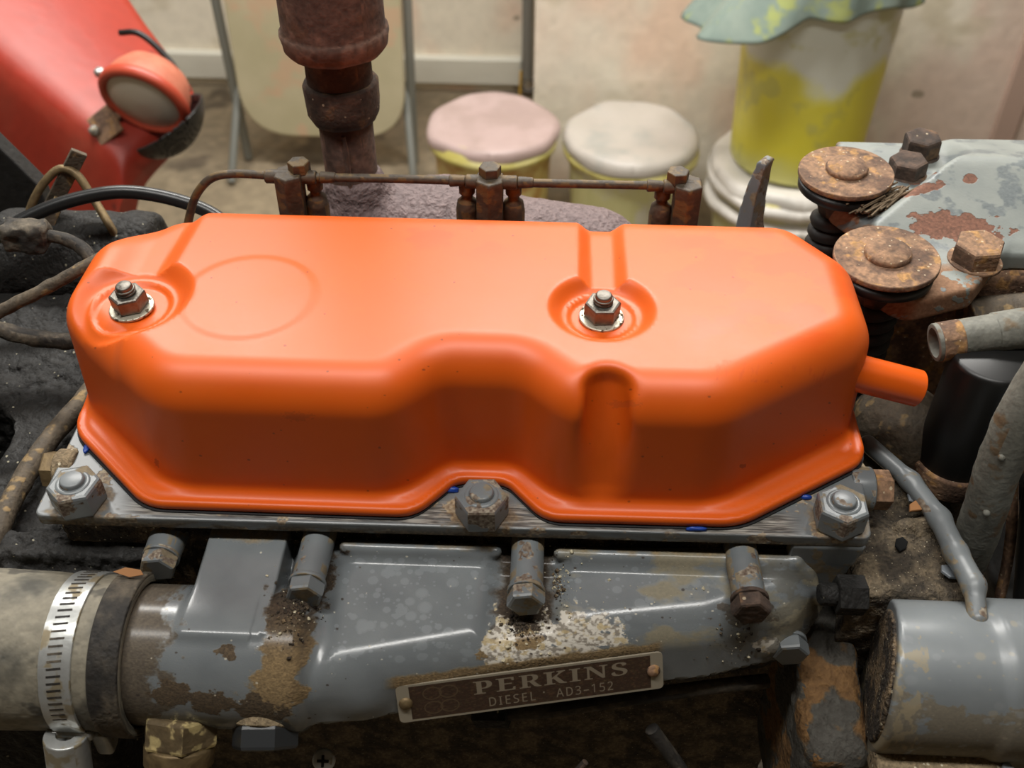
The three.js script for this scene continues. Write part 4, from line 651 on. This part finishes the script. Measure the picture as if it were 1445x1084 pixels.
  for (const a of [0, Math.PI / 2]) part('slot', orient(box(-.32, .32, 0, .1, -.07, .07, .02).rotateY(a), [-11.2, -11.14, 8.04], [0, .75, .66]), M.void, t, 'dark cross slot');
}

// ---------------------------------------------------------------- red mudguard with its lamp
{
  const t = thing('mudguard', 'big red tractor mudguard panel with a folded edge', 'mudguard', [-75, FLOOR, -110]);
  const red = tileMat(512, 60, .02, (u, v) => { const n = fbm(u * 5, v * 5, 951, 4, 5), f = fbm(u * 50, v * 50, 953, 2, 50); let q = mix3(mix3(rgb(146, 40, 24), rgb(158, 52, 34), n), rgb(150, 92, 76), sm(.5, .8, fbm(u * 4, v * 4, 957, 5, 4)) * .4); if (speck(u, v, 40, 955, .015)) q = rgb(120, 40, 30); return [q.map(c => c * (.96 + .08 * f)), .42 + .1 * n, f]; });
  // section swept along the fold: crown panel, rounded fold, upright side
  const fold = [[-98, -11.5, -112], [-86, -19.4, -106.6], [-78, -24.3, -102.3], [-70, -29, -98.6], [-64.6, -32.4, -95.6], [-61.4, -35.2, -93.4], [-61, -38.5, -91.6], [-61.8, -43, -89.5], [-62.2, -60, -88.6], [-62.2, -107, -88.6]];
  const rim = [[-84, -8, -140], [-76, -14, -135], [-69.5, -20.3, -127], [-63.9, -25.6, -121], [-57.6, -30.2, -114.5], [-53.4, -33, -108.5], [-54.2, -36.4, -104], [-59.6, -41.4, -94.5], [-61.4, -60, -91.5], [-61.4, -107, -91.5]];
  const C1 = new THREE.CatmullRomCurve3(fold.map(p => V(...p))), C2 = new THREE.CatmullRomCurve3(rim.map(p => V(...p)));
  const P = [], I = [], NU = 90, NV = 26;
  for (let i = 0; i <= NU; i++) {
    const a = C1.getPoint(i / NU), b = C2.getPoint(i / NU), dn = V(-7, -30, 7);
    for (let j = 0; j <= NV; j++) { const s = j / NV; let p; if (s < .62) { p = b.clone().lerp(a, s / .62); p.y += Math.sin(s / .62 * Math.PI) * 1.2; } else p = a.clone().addScaledVector(dn, (s - .62) / .38 * 1.1); if (Math.abs(s - .62) < .06) p.y -= 1.0 * (1 - Math.abs(s - .62) / .06); P.push(p); }
  }
  const nP = P.length, off = V(-.6, -.9, -.9); const pos = []; for (const p of P) pos.push(p.x, p.y, p.z); for (const p of P) pos.push(p.x + off.x, p.y + off.y, p.z + off.z);
  const at = (i, j) => i * (NV + 1) + j;
  for (let i = 0; i < NU; i++) for (let j = 0; j < NV; j++) { const a = at(i, j), b = at(i + 1, j), c = at(i + 1, j + 1), d = at(i, j + 1); I.push(a, d, c, a, c, b, a + nP, c + nP, d + nP, a + nP, b + nP, c + nP); if (j === 0) I.push(a, b, b + nP, a, b + nP, a + nP); if (j === NV - 1) I.push(d, c + nP, c, d, d + nP, c + nP); }
  const g = new THREE.BufferGeometry(); g.setAttribute('position', new THREE.Float32BufferAttribute(pos, 3)); g.setIndex(I); g.computeVertexNormals();
  part('panel', g, red, t);
  const lamp = thing('work_lamp', 'round red work lamp with a clouded lens on the mudguard', 'lamp', [-58, -33, -101]);
  const c = V(-56.6, -27.4, -97.6), n = V(-.19, -.36, .91).normalize(), at2 = k => c.clone().addScaledVector(n, k).toArray(), back = n.clone().negate().toArray();
  const redDull = tileMat(256, 10, .03, (u, v) => { const k = fbm(u * 6, v * 6, 961, 4, 6); return [mix3(rgb(164, 84, 62), rgb(196, 122, 96), k), .55, k]; });
  part('shell', orient(lathe([[6.1, 0], [6.05, 1], [5.7, 2.6], [4.8, 4.4], [3.2, 5.6], [.01, 6.1]], 48), at2(0), back), redDull, lamp, 'faded red bowl');
  part('bezel', orient(lathe([[5.0, -.1], [5.4, -.9], [6.0, -.9], [6.4, -.3], [6.4, .5], [6.0, .7], [5.0, .3]], 48), at2(0), back), plain(176, 70, 48, .4), lamp, 'red rim ring');
  part('lens', orient(lathe([[.01, -.8], [2.5, -.7], [5.1, -.3], [5.1, .1], [.01, .1]], 40), at2(.1), back), plain(214, 205, 190, .3), lamp, 'clouded lens');
  part('bracket', [orient(box(-2.4, 2.4, -.3, .3, -2.2, 2.2, .2), [-63.4, -31.6, -97.4], [-.2, .6, .78], .5), rod([-62.8, -31.4, -98.5], [-59, -28.6, -102], .9)], M.rust, lamp, 'rusty mounting bracket');
  for (const p of [[-62.3, -24.2, -99], [-64.4, -32.0, -96.9]]) part('bolt', orient(lathe([[.01, 0], [.75, 0], [.75, .5], [.4, .6], [.4, 1], [.01, 1]], 20), p, [-.4, .5, .8]), M.zinc, lamp, 'bright bolt');
  part('cable', tube([[-60.4, -20.6, -104], [-57.5, -20.4, -103.4], [-53.8, -23.6, -102.4], [-51.2, -27.6, -100.6]], .45, 30, 8), M.rubber, lamp, 'black lamp cable');
  part('lower_guard', solid((x, y, z) => Math.max(Math.abs(Math.hypot((x + 55.8), (y + 28.4) * .9, (z + 98.2)) - 6.7) - .25, (y + 31.6) - (x + 55.8) * .55, -(x + 57.5)), [-64, -37, -106], [-48, -22, -90], .4), M.rubber, lamp, 'black guard under the rim');
}

// ---------------------------------------------------------------- folding chair, hook, buckets
{
  let t = thing('folding_chair', 'folded metal chair with a beige panel leaning at the wall', 'chair', [-60, FLOOR, -215]);
  const pm = tileMat(512, 60, .03, (u, v) => { const n = fbm(u * 5, v * 5, 971, 5, 5); let q = mix3(rgb(176, 168, 134), rgb(204, 194, 164), n); q = mix3(q, rgb(206, 170, 140), sm(.58, .72, fbm(u * 6 + 2, v * 6, 973, 4, 6)) * .7); return [q, .6, n]; });
  const s = new THREE.Shape(roundPoly([[-80, -96.5, 13], [-38.4, -96.5, 13], [-36.4, -20, 6], [-78.5, -20, 6]]).map(p => new THREE.Vector2(p[0], p[1])));
  const g = new THREE.ExtrudeGeometry(s, { depth: 1.4, bevelEnabled: true, bevelSize: .6, bevelThickness: .5, bevelSegments: 3 }); g.translate(0, 0, -215); part('panel', g, pm, t, 'beige rounded panel');
  const lm = plain(134, 136, 130, .45, .3);
  for (const x of [[-83.8, -82.6], [-34.9, -36.9]]) part('leg', tube([[x[0], -20, -217], [lerp(x[0], x[1], .5), -62, -217.5], [x[1], -107, -219]], 1.25, 30, 12), lm, t);
  for (const x of [-84.2, -35.4]) part('rear_leg', tube([[x + Math.sign(-60 - x) * 2.6, -84, -219.6], [x, FLOOR + 1, -206]], 1.1, 20, 12), lm, t);
  t = thing('hanging_rod', 'grey hanging rod ending in an eye against the wall', 'rod', [-7.4, -106, -259]);
  part('rod', rod([-7.4, -101.5, -259], [-7.9, 20, -259], 1.5), plain(120, 118, 112, .55), t); part('eye', new THREE.TorusGeometry(2.1, .65, 10, 28).translate(-6.9, -103.4, -258.8), plain(96, 90, 84, .5), t); part('cord', rod([-9.4, -107, -258.4], [-9.2, -99, -258.4], .35), plain(214, 170, 60, .6), t, 'yellow cord');
  t = thing('wall_cable', 'dark cable hanging against the stained board', 'cable', [123.5, FLOOR, -209]);
  part('cable', rod([123.5, FLOOR, -209], [123.5, 30, -209], 1.2), plain(54, 54, 56, .6), t);

  // paint buckets
  const plastic = (a, b, c, s, r = .5) => tileMat(512, 40, .12, (u, v) => { const n = fbm(u * 5, v * 5, s, 4, 5), k = sm(.4, .75, fbm(u * 7, v * 7, s + 3, 5, 7)) * .8; return [mix3(mix3(rgb(...a), rgb(...b), n), rgb(...c), k), r, n]; });
  const lumpy = (g, amp, fr, s) => { const p = g.attributes.position; for (let i = 0; i < p.count; i++) { const x = p.getX(i), y = p.getY(i), z = p.getZ(i); p.setXYZ(i, x + (n3(x * fr + s, y * fr, z * fr) - .5) * amp, y + (n3(x * fr, y * fr + s, z * fr) - .5) * amp, z + (n3(x * fr, y * fr, z * fr + s) - .5) * amp); } g.computeVertexNormals(); return g; };
  const weld = (pts, seg) => { const l = lathe(pts, seg); return l; };
  const yellow = plastic([206, 196, 120], [222, 214, 160], [196, 184, 96], 981), white = plastic([214, 208, 200], [228, 224, 216], [190, 186, 178], 985);
  const bucket = (label, x, z, yl, r, lidMat, sideMat, sag) => {
    const t = thing('paint_bucket', label, 'bucket', [x, FLOOR, z]); const H = yl - FLOOR;
    part('body', orient(lumpy(weld([[.01, 0], [r * .86, 0], [r * .87, 1], [r * .93, H * .6], [r * .95, H * .75], [r * 1.0, H * .77], [r * 1.0, H * .81], [r * .95, H * .83], [r * .97, H - 2]], 64), .5, .12, x), [x, FLOOR, z], [0, 1, 0]), sideMat, t);
    part('rim', orient(lumpy(weld([[r * .96, H - 5.5], [r * 1.03, H - 5.2], [r * 1.04, H - 4], [r * .99, H - 3.4], [r * .99, H - 2.4], [r * .9, H - 1]], 64), .8, .15, x + 5), [x, FLOOR, z], [0, 1, 0]), yellow, t, 'yellow paint-stained rim');
    const lp = []; for (let i = 0; i <= 14; i++) { const q = i / 14; lp.push([Math.max(.01, r * 1.0 * q), H - 1 + sag * (q * q - 1) + (q > .9 ? -(q - .9) * 6 : 0) + .9]); } lp.push([r * 1.03, H - 2], [r * 1.02, H - 3.4]);
    part('lid', orient(lumpy(weld(lp, 72), 1.5, .16, x + 9), [x, FLOOR, z], [0, 1, 0]), lidMat, t, 'sagging film-covered lid'); return t;
  };
  bucket('paint bucket with a pinkish film-covered lid below the hanging rod', -13.8, -194, -80.5, 15.2, plastic([186, 162, 158], [198, 176, 172], [176, 154, 148], 991, .45), plastic([200, 178, 110], [214, 200, 140], [168, 110, 50], 993), .5);
  bucket('paint bucket with a whitish lid and greenish sides between two others', 19.6, -193, -82, 15.8, plastic([184, 178, 168], [194, 186, 178], [168, 168, 162], 995, .45), plastic([190, 188, 130], [206, 202, 150], [204, 200, 190], 997), .2);
  const low = bucket('low paint bucket with white rings carrying the tall yellow tub', 56.5, -185, -83.6, 18.2, white, plastic([206, 200, 140], [216, 210, 170], [210, 208, 200], 999), 0);
  for (const [y, k] of [[-88, 1.05], [-93, 1.04]]) part('ring', orient(lumpy(weld([[18.2 * .94, -1.4], [18.2 * k, -1.2], [18.2 * (k + .02), 0], [18.2 * k, 1.2], [18.2 * .94, 1.4]], 64), .7, .2, y), [56.5, y, -185], [0, 1, 0]), white, low, 'white raised ring');
  t = thing('yellow_tub', 'tall yellow and white stained tub standing on a low bucket', 'tub', [56.5, -83, -185]);
  const tubMat = new THREE.MeshPhysicalMaterial({ ...bake(900, 500, (u, v) => {
    const a = u * 100, y = v * 48, f = fbm(a * .5, y * .5, 1003, 3), n = fbm(a * .09, y * .09, 1001, 4);
    const lim = 24 + 8 * Math.sin(a * .21 + 1.2) * .3 + (n - .5) * 16; let q = mix3(mix3(rgb(232, 220, 52), rgb(224, 218, 96), n), rgb(226, 230, 220), sm(lim - 4, lim + 3, y));
    q = mix3(q, rgb(206, 206, 140), sm(8, 1, y + (n - .5) * 8) * .8); q = mix3(q, rgb(188, 186, 120), sm(.55, .7, fbm(a * .14, y * .14, 1007, 4)) * .5);
    const d = Math.abs(a - 80) * .8 + Math.abs(y - 11 - (a - 80) * .4) * .9 + (f - .5) * 2; q = mix3(q, rgb(178, 130, 58), sm(7.6, 6.6, d) * .85);
    return [q, .4, f];
  }, true), roughness: 1, bumpScale: .0005 }); tubMat.userData.cm = 10;
  { const g = lathe([[.01, 0], [14.2, 0], [14.6, .6], [15.2, 16], [16.4, 44], [17, 45], [17, 46.4], [16, 47], [.01, 46.4]], 80); const p = g.attributes.position, uv = g.attributes.uv; for (let i = 0; i < p.count; i++) { uv.setXY(i, uv.getX(i), clamp(p.getY(i) / 48)); } g.rotateY(-1.2); g.userData.keepUV = true; g.translate(56.5, -82.8, -185); part('body', g, tubMat, t); }
  t = thing('rag', 'crumpled grey-green rag hanging over the top of the tub', 'cloth', [55, -62, -185]);
  const rag = tileMat(512, 30, .2, (u, v) => { const n = fbm(u * 5, v * 5, 1011, 5, 5); return [mix3(mix3(rgb(104, 122, 116), rgb(150, 160, 148), n), rgb(160, 166, 92), sm(.52, .66, fbm(u * 6, v * 6, 1013, 4, 6)) * .8), .9, n]; });
  { const P = [], I = [], NU = 120, NV = 44; for (let i = 0; i <= NU; i++) for (let j = 0; j <= NV; j++) { const a = i / NU * Math.PI * 2, s = j / NV; const len = 9 * (.55 + .6 * n2(Math.cos(a) * 2 + 5, Math.sin(a) * 2 + 5, 1021)) + 8 * sm(.7, 1, Math.cos(a - 2.7)); const flat = 17.1, L = s * (flat + len); const over = Math.max(0, L - flat), r = Math.min(L, flat) + .8 * sm(0, 1, over) + over * .12 + Math.sin(a * 9 + n2(a * 2, 1, 5) * 8) * .12 * over + over * .7 * sm(.7, 1, Math.cos(a - 2.7)); P.push(56.5 + Math.cos(a) * r, -35 - over * .92 + (n2(Math.cos(a) * r * .35 + 20, Math.sin(a) * r * .35 + 20, 1023) - .3) * 2.6 * (1 - sm(0, 6, over)), -185 + Math.sin(a) * r); }
    const n0 = P.length / 3; for (let i = 0; i < n0; i++) P.push(56.5 + (P[3 * i] - 56.5) * .975, P[3 * i + 1] - .35, -185 + (P[3 * i + 2] + 185) * .975);
    for (let i = 0; i < NU; i++) for (let j = 0; j < NV; j++) { const a = i * (NV + 1) + j, b = a + NV + 1; I.push(a, a + 1, b + 1, a, b + 1, b, a + n0, b + 1 + n0, a + 1 + n0, a + n0, b + n0, b + 1 + n0); if (j === NV - 1) I.push(a + 1, a + 1 + n0, b + 1 + n0, a + 1, b + 1 + n0, b + 1); }
    const g = new THREE.BufferGeometry(); g.setAttribute('position', new THREE.Float32BufferAttribute(P, 3)); g.setIndex(I); g.computeVertexNormals(); part('cloth', g, rag, t); }
}
renderer.render(scene, camera);
